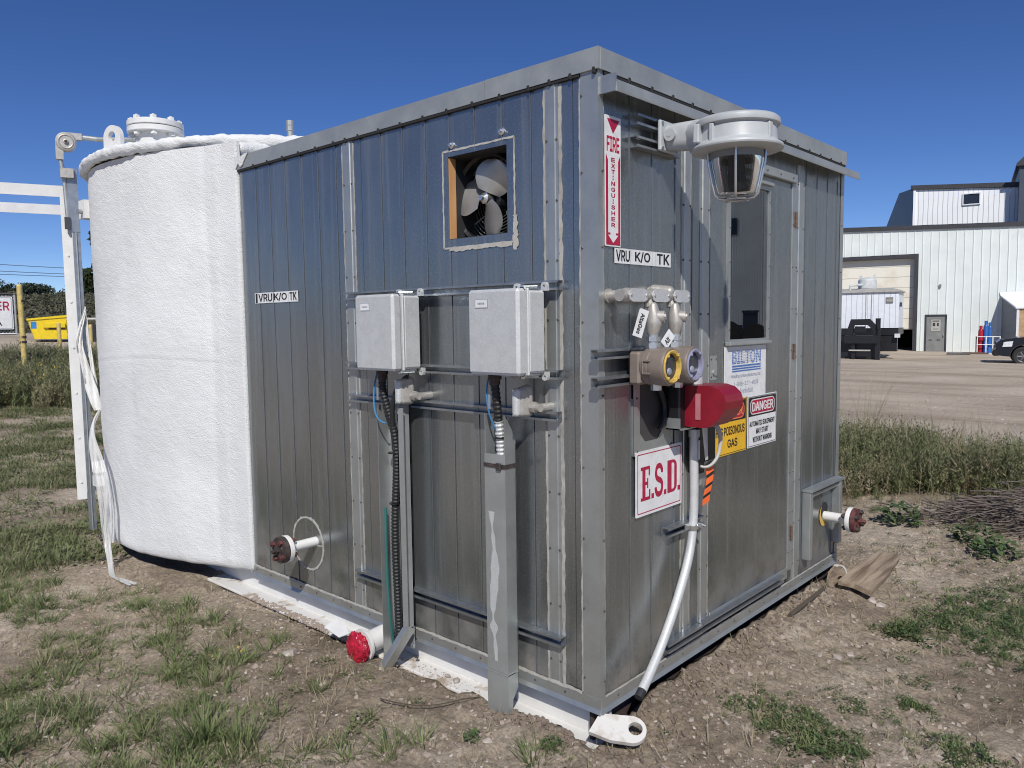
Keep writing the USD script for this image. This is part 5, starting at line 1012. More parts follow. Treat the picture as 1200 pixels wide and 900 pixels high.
# lean-to shed
LS = thing('lean_to_shed', 'grey lean-to shed with white roof and plywood front against the warehouse', 'shed', F3(4.8, 1, GY))
part('side_wall', prism(Polygon([(0.03, GY-.05), (0.03, 2.66), (1, 1.98), (1, GY-.05)]), np.array([[(N1*2.4+E1*.62)[0], 0, E1[0], F3(4.0, 0, 0)[0]], [(N1*2.4+E1*.62)[1], 0, E1[1], F3(4.0, 0, 0)[1]], [0, 1, 0, 0], [0, 0, 0, 1]], float), .06), 'shed_grey', LS)
part('front_wall', fp(sbox(4.66, GY-.05, 8.0, 1.95), 2.34, 2.40), 'plywood', LS)
part('corner_trim', fp(sbox(4.60, GY-.05, 4.71, 1.97), 2.38, 2.43), 'sign_white', LS)
part('roof', trimesh.convex.convex_hull(np.array([F3(a+(.62 if b > 1 else 0), b, z) for a in (3.93, 8.1) for b, z in ((.03, 2.66), (.03, 2.73), (2.5, 1.97), (2.5, 2.05))])), 'far_wall_white', LS)
part('flashing', fp(sbox(3.9, 2.72, 8.1, 2.90), .03, .07), 'far_wall_white', LS)
# white cabin on a black trailer
CB = thing('white_cabin', 'white panelled equipment cabin parked in front of the roller door', 'cabin', F3(-1.5, 10, 1.1))
s = -4.2; c0 = 7.2
while s < -.32:
    w = min(.235, -.30-s); 
    if not (-1.64 < s+w/2 < -1.50): part('wall_panel', fp(sbox(s+.006, 1.12, s+w-.006, 2.80), 9.95, 10.0), 'cabin_white', CB)
    s += .235
part('core', fb(-4.2, -.30, c0, 9.945, 1.12, 2.80), 'cabin_white', CB)
part('door_trim', cat([fp(sbox(a, 1.12, a+.03, 2.74), 9.97, 10.03) for a in (-1.70, -1.46)]), 'handle_grey', CB)
part('roof', trimesh.convex.convex_hull(np.array([F3(a, b, z) for a, b, z in ((-4.3, c0, 2.79), (-.22, c0, 2.79), (-4.3, 10.1, 2.79), (-.22, 10.1, 2.79), (-4.3, c0, 2.86), (-.22, c0, 2.86), (-4.3, 10.1, 2.86), (-.22, 10.1, 2.86), (-4, 8.6, 3.03), (-.75, 8.6, 3.03))])), 'handle_grey', CB)
wv = part('vent', fp(sbox(-.84, 2.28, -.54, 2.55), 10.0, 10.04), 'door_grey', CB)
part('louvre', cat([fp(sbox(-.82, z, -.56, z+.03), 10.04, 10.06) for z in (2.31, 2.37, 2.43, 2.49)]), 'handle_grey', wv)
part('side_lamp', fb(-.28, -.20, 9.6, 9.75, 2.1, 2.3), 'dark_trim', CB)
VS = thing('roof_vessel', 'grey round vessel with lifting ears on the white cabin roof', 'vessel', F3(-1.8, 8.6, 3.0))
part('shell', lathe([(.40, 0), (.42, .05), (.42, .40), (.36, .48), (.2, .54), (0, .56)], F3(-1.80, 8.6, 3.0), (0, 0, 1), 28), 'vessel_grey', VS, smooth=40)
part('lifting_ear', fp(sbox(-2.16, 3.35, -2.04, 3.66), 8.55, 8.60), 'vessel_grey', VS); part('lifting_ear', fp(sbox(-1.56, 3.38, -1.44, 3.68), 8.55, 8.60), 'vessel_grey', VS)
part('outlet_pipe', tube([F3(-1.9, 8.8, 3.2), F3(-2.2, 9.3, 3.18), F3(-2.45, 9.4, 3.15), F3(-2.47, 9.4, 2.9)], .06, 12), 'vessel_grey', VS)
TL = thing('gooseneck_trailer', 'black gooseneck flatbed trailer carrying the white cabin', 'trailer', F3(-2, 11, GY))
B = 'black_paint'
part('deck', cat([fb(-4.4, -.28, 7.0, 10.2, .80, 1.10), fb(-4.4, -.33, 9.6, 10.15, .04, .80)]), B, TL)
part('gooseneck', cat([fp(unary_union([Polygon([(-2.35, .9), (-2.15, 1.55), (-1.35, 1.55), (-1.05, 1.20), (-.98, .75), (-1.20, .75), (-1.22, 1.05), (-1.45, 1.28), (-2.0, 1.28), (-2.1, .75)])]), 11.2, 11.5), fp(sbox(-1.98, .95, -1.55, 1.22), 11.2, 11.4), fb(-2.4, -1.0, 10.2, 11.6, .45, .80)]), B, TL)
part('jack_leg', cat([fb(-1.12, -.92, 11.3, 11.5, GY, 1.58), fb(-1.2, -.84, 11.2, 11.6, GY-.03, GY+.03)]), B, TL); part('jack_leg', fb(-2.1, -1.95, 11.3, 11.5, GY, .9), B, TL)
part('chain_box', cat([fb(-2.9, -1.0, 10.3, 11.2, GY+.08, .5), fb(-1.05, -.95, 11.45, 11.56, 1.1, 1.55)]), B, TL)
part('step_bar', fb(-2.2, -1.3, 11.5, 11.6, .10, .16), 'handle_grey', TL)
part('marker_lamp', fb(-.42, -.20, 10.2, 10.4, .68, .86), 'headlight', TL)
for a in (-3.6, -2.5):
    w = part('wheel', lathe([(0, -.14), (.36, -.14), (.42, -.1), (.42, .1), (.36, .14), (0, .14)], F3(a, 9.6, GY+.42), N1, 28), 'tyre', TL); part('rim', lathe([(0, .142), (.22, .142), (.22, .15), (0, .16)], F3(a, 9.6, GY+.42), N1, 20), 'rim_grey', w)
w = part('wheel', lathe([(0, -.14), (.36, -.14), (.42, -.1), (.42, .1), (.36, .14), (0, .14)], F3(-1.15, 10.7, GY+.40), E1, 28), 'tyre', TL)
# gas cylinders in a rail pen
def gas_cyl(s, off, h, r, mat, label):
    t = thing('gas_cylinder', label, 'gas cylinder', F3(s, off, GY+.06)); z0 = GY+.06
    part('body', lathe([(0, 0), (r, 0), (r, h*.86), (r*.7, h*.93), (r*.33, h*.96), (r*.33, h), (0, h)], F3(s, off, z0), (0, 0, 1), 20), mat, t, smooth=40)
    part('collar', lathe([(r*.5, h*.955), (r*.62, h*.955), (r*.62, h*1.06), (r*.5, h*1.06), (r*.5, h*.955)], F3(s, off, z0), (0, 0, 1), 16), mat, t)
gas_cyl(3.06, 1.95, 1.36, .125, 'cylinder_red', 'red gas cylinder standing left of the blue ones by the warehouse wall')
gas_cyl(3.28, 2.0, 1.60, .12, 'cylinder_blue', 'blue gas cylinder in the white rail pen, next to the red one')
gas_cyl(3.46, 1.7, 1.52, .115, 'cylinder_blue', 'second blue gas cylinder, farther from the red one in the rail pen')
RP_ = thing('rail_pen', 'white pipe rail pen around the gas cylinders', 'railing', F3(3.3, 2.3, GY))
part('rail', cat([cyl(F3(2.88, 2.3, z), F3(3.95, 2.3, z), .025, 8) for z in (.53, .12)]), 'rail_white', RP_)
for a in (3.30, 3.60, 3.92): part('post', cyl(F3(a, 2.3, GY), F3(a, 2.3, .55), .03, 8), 'rail_white', RP_)
part('post', cyl(F3(2.86, 2.2, GY), F3(2.86, 2.2, .55), .03, 8), 'rust_black', RP_)
PL = thing('pallet', 'pale low pallet under the gas cylinders', 'pallet', F3(3.4, 2.2, GY))
for a in np.arange(2.7, 4.2, .25): part('slat', fb(a, a+.2, 1.4, 3.1, GY-.02, GY+.06), 'far_wall', PL)
MT = thing('steel_plate', 'dark flat steel plates lying on the gravel before the grey door', 'plate', F3(2, 3, GY))
part('plate', fb(1.55, 2.6, 2.2, 4.4, GY-.02, GY+.09), 'dark_trim', MT); part('plate', fb(2.3, 3.4, 2.0, 3.3, GY-.02, GY+.10), 'rust', MT)
# dark pickup
PT = thing('pickup_truck', 'dark blue black pickup truck with only its front end in view at right', 'pickup truck', F3(6, 12, GY))
body = Polygon([(3.52, .02), (3.46, .20), (3.48, .52), (3.62, .64), (4.20, .74), (4.95, .80), (5.70, 1.38), (6.9, 1.42), (7.35, .90), (9.2, .88), (9.25, .10), (3.9, -.02)])
arch = unary_union([Point(4.42, 0).buffer(.44), Point(8.1, 0).buffer(.44), sbox(3.4, -.5, 9.4, -.02)])
bm = fp(body.difference(arch).simplify(.004), 11.15, 13.0); part('body', bm, 'truck_paint', PT)
for a in (4.42, 8.1):
    for off in (13.0, 11.35):
        w = part('wheel', lathe([(0, -.13), (.33, -.13), (.385, -.09), (.385, .09), (.33, .13), (.25, .12), (.24, .10), (0, .10)], F3(a, off-.08, GY+.385), N1, 32), 'tyre', PT, smooth=35)
        part('rim', cat([lathe([(.22, .06), (.24, .09), (.23, .11), (.2, .09)], F3(a, off-.08, GY+.385), N1, 24), lathe([(0, .08), (.06, .09), (.06, .10), (0, .11)], F3(a, off-.08, GY+.385), N1, 16)]+[cyl(F3(a+.05*math.cos(b), off+.01, GY+.385+.05*math.sin(b)), F3(a+.21*math.cos(b), off+.01, GY+.385+.21*math.sin(b)), .03, 6) for b in np.arange(6)*PI/3]), 'rim_grey', w)
        part('wheel_arch', fp(Point(a, 0).buffer(.465).difference(unary_union([Point(a, 0).buffer(.435), sbox(a-.6, -.6, a+.6, -.05)])), off-.06, off+.03), 'tyre', PT)
part('headlight', fp(Polygon([(3.70, .36), (3.74, .56), (4.06, .60), (4.02, .38)]), 12.97, 13.02), 'headlight', PT); part('headlight', fb(3.49, 3.56, 11.3, 11.7, .36, .56), 'headlight', PT)
part('grille', fb(3.455, 3.50, 11.75, 12.4, .28, .56), 'tyre', PT)
part('bumper', fb(3.36, 3.62, 11.1, 13.03, .0, .24, .05), 'black_paint', PT)
part('side_window', fp(Polygon([(5.15, .86), (5.75, 1.32), (6.25, 1.34), (6.25, .88)]), 12.98, 13.01), 'window_dark', PT); part('side_window', fp(Polygon([(6.35, .88), (6.35, 1.34), (6.85, 1.34), (7.1, .92)]), 12.98, 13.01), 'window_dark', PT)
part('mirror', fb(5.3, 5.5, 13.0, 13.2, .86, 1.05, .03), 'truck_paint', PT)
# the warehouse on the near right that the door window mirrors, with a parked tractor
ang = math.radians(64.0); dv = np.array([math.cos(ang), math.sin(ang), 0]); pv = np.array([dv[1], -dv[0], 0]); RC = np.array([-1.84, -2.54, 0])+dv*55
RW = thing('ribbed_hall', 'grey white ribbed hall across the yard, seen mirrored in the door window', 'building', RC)
def rb(s0, s1, o0, o1, z0, z1):
    b = box(s0, s1, o0, o1, z0, z1); v = b.vertices; b.vertices = RC+v[:, :1]*pv+v[:, 1:2]*dv+np.c_[v[:, 0]*0, v[:, 0]*0, v[:, 2]]; return b
part('wall', rb(-14, 14, .05, 12, -.6, 14), 'far_wall', RW)
for a in np.arange(-5, 5, .17): part('wall_rib', rb(a, a+.07, -.05, .049, -.6, 13.9), 'far_wall', RW)
part('eave_trim', rb(-14.2, 14.2, -.2, 12, 14.01, 14.4), 'dark_trim', RW)
part('window', rb(.22, .80, -.10, .04, 7.3, 8.4), 'window_dark', RW)
TRC = thing('farm_tractor', 'dark tractor parked before the ribbed hall, seen mirrored in the door window', 'tractor', RC-dv*4)
part('cab', cat([rb(-1.1, -.2, -5, -3.4, .9, 2.0), rb(-1.15, -.15, -5.1, -3.3, 2.01, 2.15)]), 'tractor', TRC); part('hood', rb(-.19, .9, -4.8, -3.6, .4, 1.25), 'tractor', TRC)
for a, r in ((-.9, .85), (.75, .95)): part('wheel', cyl(RC+pv*a-dv*5.4+[0, 0, r-.35], RC+pv*a-dv*5.05+[0, 0, r-.35], r, 24), 'tyre', TRC)

# ---------------------------------------------------------------- far left: gate, dumpster, bollards, pasture trees
gp = np.array([-21.30, 3.84]); gdir = np.array([.26, .965])   # along the fence, left to right as seen
zb = float(gz0(*gp))
FP = thing('gate_post', 'weathered yellow gate post standing in weeds on the left', 'post', (*gp, zb))
part('pipe', tube([(gp[0], gp[1], zb-.1), (gp[0]+.01, gp[1]-.02, 2.73)], .068, 16), 'yellow_paint', FP, smooth=40); part('cap', lathe([(.069, 0), (.06, .03), (.04, .05), (0, .055)], (gp[0]+.01, gp[1]-.02, 2.73), (0, 0, 1), 16), 'yellow_paint', FP)
part('hinge_band', cat([cyl((*gp, z), (*gp, z+.06), .078, 14) for z in (2.32, 1.38, 1.25)]), 'rust_black', FP)
GT = thing('chainlink_gate', 'chain link gate leaf with dark top rail at the left edge', 'gate', (*(gp-gdir*1.5), zb))
G3 = lambda k, z, o=0: np.array([gp[0]-gdir[0]*k+gdir[1]*o, gp[1]-gdir[1]*k-gdir[0]*o, z])
part('top_rail', tube([G3(0, 2.52), G3(3, 2.62)], .03, 8), 'wire_dark', GT); part('bottom_rail', tube([G3(.12, 1.50), G3(3, 1.50)], .028, 8), 'wire_mesh', GT); part('end_rail', tube([G3(.14, 1.48), G3(.14, 2.55)], .028, 8), 'wire_mesh', GT)
wm = []
for k in np.arange(-1.1, 3.0, .075):
    for sgn in (1, -1):
        a, b = (k, 1.5), (k+1.05*1, 2.55)
        if sgn < 0: a, b = (k+1.05, 1.5), (k, 2.55)
        t0, t1 = 0, 1
        for lim in (.14, 3.0):
            pass
        ka, za2, kb, zb2 = a[0], a[1], b[0], b[1]
        def clip(kx): return za2+(zb2-za2)*(kx-ka)/(kb-ka)
        lo, hi = min(ka, kb), max(ka, kb); L0, L1 = max(lo, .14), min(hi, 3.0)
        if L1 > L0: wm.append(tube([G3(L0, clip(L0)), G3(L1, clip(L1))], .004, 3, False))
part('wire_mesh', cat(wm), 'wire_mesh', GT, kind='stuff')
sg = np.eye(4); sg[:3, 0] = [gdir[0], gdir[1], 0]; sg[:3, 1] = [0, 0, 1]; sg[:3, 2] = np.cross(sg[:3, 0], sg[:3, 1]); sg[:3, 3] = [gp[0]+gdir[1]*.05, gp[1]-gdir[0]*.05, 0]
t = sign('white sign with red letters on the chain link gate at the left edge', sg, -1.35, -.19, 1.62, 2.46, thick=.01, r=.03)
q = on(sg, .011)
part('border', prism(rrect(-1.33, -.21, 1.64, 2.44, .03).difference(rrect(-1.318, -.222, 1.652, 2.428, .03)), q, .002), 'text_grey', t)
part('lettering', text(q, 'DANGER', -1.27, -.26, 2.10, 2.34), 'crimson', t)
part('lettering', text(q, 'AREA', -.92, -.44, 1.71, 1.84), 'text_black', t)
DU = thing('dumpster', 'bright yellow sloped dumpster with a blue sticker at the far left', 'dumpster', (-38.4, 9.6, 1.15))
e2 = np.array([.25, .97, 0]); e2 /= np.linalg.norm(e2); n2 = np.array([e2[1], -e2[0], 0]); DO_ = np.array([-38.5, 8.92, 0])
def dM(o=0): q = np.eye(4); q[:3, 0] = e2; q[:3, 1] = [0, 0, 1]; q[:3, 2] = n2; q[:3, 3] = DO_+n2*o; return q
dpoly = Polygon([(.12, 1.14), (1.42, 1.12), (1.44, 2.16), (-.10, 2.02)])
part('bin', prism(dpoly, dM(-1.4), 1.4), 'dumpster_yellow', DU)
part('rim', prism(Polygon([(-.14, 2.0), (1.48, 2.14), (1.48, 2.24), (-.14, 2.08)]), dM(-1.45), 1.50), 'dumpster_yellow', DU)
part('lift_pocket', prism(unary_union([sbox(.48, 1.66, 1.36, 1.86)]), dM(.0), .12), 'dumpster_yellow', DU); part('lift_pocket', prism(sbox(.70, 1.57, 1.36, 1.66), dM(.0), .02), 'rust', DU)
part('sticker', prism(sbox(.0, 1.62, .22, 1.94), dM(.001), .006), 'sign_blue', DU)
def bollard(x, y, z1, label):
    zb_ = float(gz0(x, y)); t = thing('bollard', label, 'bollard', (x, y, zb_)); part('post', cyl((x, y, zb_-.1), (x, y, z1), .075, 14), 'yellow_paint', t, smooth=40); part('top', lathe([(.075, 0), (.06, .03), (0, .05)], (x, y, z1), (0, 0, 1), 14), 'yellow_paint', t)
bollard(-32.5, 8.2, 1.80, 'yellow bollard in front of the dumpster'); bollard(-32.2, 9.27, 1.72, 'yellow bollard between the gauge board and the foam tank, in the distance')
single('pipe_rail', tube([(-40.5, 10.4, 2.05), (-38, 13.0, 2.05)], .07, 8), 'handle_grey', 'pale pipe rail running right from the dumpster', 'rail')
single('dark_crate', box(-38.7, -37.7, 10.7, 11.9, .8, 1.75), 'dark_trim', 'dark low crate beside the yellow dumpster', 'crate')
for k, (z, s) in enumerate(((7.35, -.10), (6.75, -.08), (6.40, -.05))):
    p = np.array([[-75.6+.6*j/10*14, 10+j*2.2, z+s*j*.9-.25*math.sin(j/10*PI)*.6] for j in range(11)]); single('power_line', tube(p, .022, 4), 'wire_dark', ['top', 'middle', 'lowest'][k]+' of the three far power lines crossing the left sky', 'power line')
def tree(x, y, h, w, label, seed, leaf=.5, n=900, name='pasture_tree', group='trees along the far left skyline', mat='tree_leaf'):
    g = np.random.default_rng(seed); zb_ = float(gz0(x, y)); t = thing(name, label, 'tree', (x, y, zb_), group)
    limbs = [tube([(x, y, zb_-.2), (x+.1*w*g.normal(), y+.1*w*g.normal(), zb_+h*.55)], [h*.028, h*.014], 7)]
    blobs = []
    for k in range(11):
        a = g.random()*2*PI; r = w*.42*math.sqrt(g.random()); z = h*(.32+.55*g.random()); c = np.array([x+r*math.cos(a), y+r*math.sin(a), zb_+z]); blobs.append((c, w*(.16+.14*g.random())))
        limbs.append(tube([(x, y, zb_+h*.3), c*.6+np.array([x, y, zb_+h*.3])*.4, c], [h*.012, h*.008, h*.003], 5))
    part('trunk', cat(limbs), 'bark', t)
    P = []; 
    for c, r in blobs:
        d = g.normal(size=(n//11, 3)); d /= np.linalg.norm(d, axis=1)[:, None]; P.append(c+d*(r*g.random((n//11, 1))**.4)*[1, 1, .8])
    P = np.vstack(P); N = len(P); a = g.normal(size=(N, 3)); a /= np.linalg.norm(a, axis=1)[:, None]; b = np.cross(a, g.normal(size=(N, 3))); b /= np.linalg.norm(b, axis=1)[:, None]; s = leaf*(.6+.8*g.random((N, 1)))
    V = np.stack([P-a*s, P+b*s*.55, P+a*s, P-b*s*.55], 1).reshape(-1, 3); i = np.arange(N)*4
    part('crown', trimesh.Trimesh(V, np.vstack([np.c_[i, i+1, i+2], np.c_[i, i+2, i+3]]), process=False), mat, t)
tl = [(-130, 30, 3.2, 6), (-131, 33.5, 2.6, 5), (-132, 36.5, 3.0, 5.5), (-129, 40, 2.4, 5), (-131, 44.5, 4.6, 7.5), (-133, 49, 4.0, 7), (-130, 53, 2.6, 6), (-132, 58, 3.2, 6), (-131, 26, 2.6, 6), (-134, 63, 3.0, 7)]
pos = ['left end', 'second from left', 'third from left', 'fourth from left', 'tallest', 'next right of the tallest', 'seventh', 'eighth', 'beyond the gate', 'right end']
for k, (x, y, h, w) in enumerate(tl): tree(x, y, h*.8, w, f'dark skyline tree on the far left hill, {pos[k]}', 100+k, .20, 1600, mat='skyline_leaf')
tree(-54.8, 18.9, 8.6, 3.8, 'dark leafy tree showing between the gauge board and the foam tank', 77, .20, 4400, 'shade_tree', None)
g = np.random.default_rng(5)
N = 2600; hx = -52-85*g.random(N)**.8; hy = 4+70*g.random(N); hz = gz0(hx, hy)
def bush_mesh(seed, n=110):
    g = np.random.default_rng(seed); P = g.normal(size=(n, 3)); P /= np.linalg.norm(P, axis=1)[:, None]; P = P*[.5, .5, .42]*(g.random((n, 1))**.35)+[0, 0, .32]
    a = g.normal(size=(n, 3)); a /= np.linalg.norm(a, axis=1)[:, None]; b = np.cross(a, g.normal(size=(n, 3))); b /= np.linalg.norm(b, axis=1)[:, None]; s = .085
    V = np.stack([P-a*s, P+b*s*.7, P+a*s, P-b*s*.7], 1).reshape(-1, 3); i = np.arange(n)*4
    return trimesh.Trimesh(V, np.vstack([np.c_[i, i+1, i+2], np.c_[i, i+2, i+3]]), process=False)
scatter('/World/hill_scrub', [(bush_mesh(1), 'scrub_leaf'), (bush_mesh(2), 'scrub_leaf'), (bush_mesh(3), 'scrub_leaf')], np.c_[hx, hy, hz], g.random(N)*6.28, .8+1.5*g.random(N)**2, g.integers(0, 3, N), label='scrub covering the far left hillside', cat='scrub')
# ---------------------------------------------------------------- plants, pebbles, twigs
def blades(n, length, width, spread, droop, seed, base=.03, seg=4):
    g = np.random.default_rng(seed); V, F = [], []
    for k in range(n):
        a = g.random()*2*PI; L = length*(.45+.55*g.random()); lean = spread*(.25+.75*g.random()); w = width*(.7+.6*g.random())
        d = np.array([math.cos(a), math.sin(a), 0]); sd = np.array([-d[1], d[0], 0]); p = d*base*g.random()+sd*base*(g.random()-.5); th = PI/2-lean*.55; i0 = len(V); st = L/seg; tw = g.normal()*.5
        for j in range(seg+1):
            ww = w*(1-(j/seg)**1.6)*.5+.0004; s2 = sd*math.cos(tw)+np.array([0, 0, 1])*math.sin(tw)*.6
            V += [p-s2*ww, p+s2*ww]; p = p+d*math.cos(th)*st+np.array([0, 0, math.sin(th)*st]); th -= droop*(.6+.8*g.random())/seg; d = d+sd*g.normal()*.06; d /= np.linalg.norm(d)
        for j in range(seg): F += [[i0+2*j, i0+2*j+1, i0+2*j+3], [i0+2*j, i0+2*j+3, i0+2*j+2]]
    V = np.array(V); V[:, 2] = np.maximum(V[:, 2], .002); return trimesh.Trimesh(V, np.array(F), process=False)
def leafy(n, radius, height, leaf, seed):
    g = np.random.default_rng(seed); V = []
    for k in range(n):
        a, r = g.random()*2*PI, radius*math.sqrt(g.random()); c = np.array([r*math.cos(a), r*math.sin(a), height*(.15+.85*g.random())*(1-.5*(r/radius)**2)])
        t = np.array([math.cos(a+g.normal()*.8), math.sin(a+g.normal()*.8), .35+.45*g.normal()]); t /= np.linalg.norm(t); s = np.cross(t, [0, 0, 1]); s /= np.linalg.norm(s); l = leaf*(.6+.8*g.random())
        nrm_ = np.cross(s, t); V.append([c-t*l*.5, c+s*l*.28-nrm_*l*.06, c+t*l*.6-nrm_*l*.12, c-s*l*.28-nrm_*l*.06])
    V = np.array(V).reshape(-1, 3); V[:, 2] = np.maximum(V[:, 2], .003); i = np.arange(n)*4
    return trimesh.Trimesh(V, np.vstack([np.c_[i, i+1, i+2], np.c_[i, i+2, i+3]]), process=False)
def stalks(n, h, seed, lean=.25, leaves=16, leaf=.05, wid=.005, rad=.05):
    g = np.random.default_rng(seed); ms = []; V, F = [], []
    for k in range(n):
        a = g.random()*2*PI; H_ = h*(.55+.45*g.random()); b = np.array([rad*g.normal(), rad*g.normal(), 0]); d = np.array([math.cos(a), math.sin(a), 0])*lean*(.3+g.random())
        p = [b+d*H_*t*t+np.array([0, 0, H_*t]) for t in np.linspace(0, 1, 5)]; i0 = len(V)
        sd = np.array([-math.sin(a), math.cos(a), 0])
        for j, q in enumerate(p): w = wid*(1-.75*j/4)*.5; V += [q-sd*w, q+sd*w]
        for j in range(4): F += [[i0+2*j, i0+2*j+1, i0+2*j+3], [i0+2*j, i0+2*j+3, i0+2*j+2]]
        for m in range(leaves):
            t = .12+.88*g.random(); q = b+d*H_*t*t+np.array([0, 0, H_*t]); an = g.random()*2*PI; o = np.array([math.cos(an), math.sin(an), .55+.5*g.random()]); o /= np.linalg.norm(o); s = np.cross(o, [0, 0, 1]); s /= np.linalg.norm(s); l = leaf*(1.25-.75*t)*(.6+.8*g.random()); i1 = len(V)
            V += [q, q+o*l*.5+s*l*.13, q+o*l, q+o*l*.5-s*l*.13]; F += [[i1, i1+1, i1+2], [i1, i1+2, i1+3]]
    return trimesh.Trimesh(np.array(V), np.array(F), process=False)
g = np.random.default_rng(21)
def outside(x, y, pad=.10):
    shack = (x > -3.1) & (x < .0+pad*.3) & (y > -pad) & (y < 2.75)
    tank = np.hypot(x-TC[0], y-TC[1]) < TR+.0
    return ~(shack | tank)
def polar(n, az0, az1, r0, r1, power=1.0):
    a = np.radians(az0+(az1-az0)*g.random(n)); r = (r0**power+(r1**power-r0**power)*g.random(n))**(1/power)
    return CAM[0]+r*np.cos(a), CAM[1]+r*np.sin(a), r
P2 = lambda x, y, s, o, seed: meshkit.fbm(np.stack([x*s, y*s, x*0], -1), o, seed)
def chunk(seed, n=12, sq=(1, .85, .65)):
    g2 = np.random.default_rng(seed); p = g2.normal(size=(n, 3)); p /= np.linalg.norm(p, axis=1)[:, None]; p *= (.7+.45*g2.random((n, 1)))
    return trimesh.PointCloud(p*sq).convex_hull
def put_scatter(name, protos, x, y, scale, label, tilt=.25, dz=0.):
    n = len(x); scatter('/World/'+name, protos, np.c_[x, y, gz(x, y)+dz], g.random(n)*2*PI, scale, g.integers(0, len(protos), n), tilt=tilt*g.normal(size=n)*.6, label=label, cat=name.replace('_', ' '))
# left foreground: loose grass tufts in patches
x, y, r = polar(30000, 132, 176, 2.2, 7.5, 1.3)
d = np.where(x > -2.9, -y, np.hypot(x-TC[0], y-TC[1])-TR)
cov = (.10+.90*sst(P2(x, y, 2.6, 4, 31), .44, .60))*sst(d, .28, .70)*(.10+.90*sst(-x, .45, 1.5))
cov = np.maximum(cov, .95*np.exp(-(((x+3.0)/.45)**2+((y+.62)/.16)**2)))
k = (g.random(len(x)) < cov*.36) & outside(x, y) & (x < .1) & (y < -.2)
x, y, r = x[k], y[k], r[k]
tu = [(blades(20, .16, .0062, 1.9, .75, s, .05), 'grass_green') for s in (1, 2)]+[(blades(16, .12, .0055, 2.3, .4, s, .06), 'grass_green') for s in (3, 4, 5)]+[(blades(14, .12, .0045, 1.3, .8, 6, .05), 'grass_dry')]+[(leafy(40, .07, .05, .022, 7), 'weed_green')]
put_scatter('grass_patches', tu, x, y, .25+.75*g.random(len(x))**2.0, 'patchy grass growing in the dirt left of the shack')
# thinner turf further back on the left
x, y, r = polar(30000, 140, 176, 6.5, 26, 1.5)
cov = .15+.85*sst(P2(x, y, 1.1, 4, 41), .42, .58)
k = (g.random(len(x)) < cov*.6) & outside(x, y, .4) & (y < 9)
x, y, r = x[k], y[k], r[k]
put_scatter('rough_turf', [(blades(22, .10, .009, 1.6, .6, 11, .14, 3), 'weed_green'), (blades(22, .09, .009, 1.6, .6, 12, .15, 3), 'weed_green'), (leafy(60, .19, .05, .030, 13), 'weed_green'), (blades(14, .10, .007, 1.5, .6, 14, .14, 3), 'weed_olive')], x, y, .6+.8*g.random(len(x)), 'rough weedy turf behind the foreground grass on the left')
# tall weeds before the left gate
x, y, r = polar(4600, 150, 176, 17.0, 33, 1.6)
cov = sst(P2(x, y, .35, 3, 51), .30, .50)*sst(r, 17.0, 19.5)*(1-.95*sst(r, 26.5, 29.5)); k = g.random(len(x)) < cov; x, y, r = x[k], y[k], r[k]
tall = [(stalks(14, .62, s, .3, 22, .075, .008, .10), m_) for s, m_ in ((1, 'weed_green'), (2, 'weed_olive'), (3, 'weed_green'), (4, 'weed_olive'))]
put_scatter('tall_weeds', tall, x, y, .65+.75*g.random(len(x)), 'tall weeds standing before the gate on the left')
k = r < 24; yx, yy = x[k][::14], y[k][::14]
put_scatter('yellow_flowers', [(leafy(7, .10, .12, .05, 3), 'flower_yellow')], yx, yy, .8+.4*g.random(len(yx)), 'small yellow blooms scattered among the left weeds', dz=.5)
# weed belt to the right of the shack
n = 3400; x = -3.4+9.0*g.random(n); y = 5.15+3.6*g.random(n)
fr_ = 5.3+.45*(P2(x, y*0, 1.1, 2, 61)-.5)*2+.10*np.maximum(0, x)
cov = .75*sst(y, fr_-.05, fr_+.5)*(1-.92*sst(y, 7.3, 8.6))*(.25+.75*sst(P2(x, y, 1.0, 3, 62), .35, .55)); k = g.random(n) < cov; x, y = x[k], y[k]
belt = [(stalks(20, .50, s, .35, 24, .050, .005, .09), m_) for s, m_ in ((11, 'weed_green'), (12, 'weed_olive'), (13, 'weed_green'), (14, 'weed_olive'), (16, 'grass_dry'))]+[(stalks(20, .40, 15, .5, 26, .055, .005, .10), 'weed_green')]
put_scatter('weed_belt', belt, x, y, (.40+.75*g.random(len(x))**1.5)*(.55+.95*P2(x, y, .85, 3, 64)), 'dense belt of weeds between the bare dirt and the gravel yard')
n = 240; x = -2.6+8*g.random(n); y = 5.5+2.9*g.random(n)
put_scatter('seeding_stalks', [(stalks(5, .85, 81, .45, 26, .028, .005, .06), 'weed_olive'), (stalks(4, .75, 82, .5, 22, .028, .005, .07), 'grass_dry'), (stalks(6, .8, 83, .4, 30, .03, .005, .06), 'weed_green')], x, y, .5+.7*g.random(n), 'thin seeding stalks sticking up through the weed belt')
n = 90; x = -1.2+5*g.random(n); y = 4.6+.9*g.random(n)
put_scatter('stray_weeds', belt, x, y, .18+.30*g.random(n)**2, 'stray small weeds in front of the weed belt')
tx = np.array([-1.38, -1.28, -1.20, -1.5, -.75, -.62, -.35, .35, .50, 1.10, -1.7, -.05, .8, -1.42]); ty = np.array([7.6, 7.7, 7.5, 7.5, 7.4, 7.6, 7.7, 7.8, 7.7, 7.9, 7.3, 7.5, 7.6, 7.8])
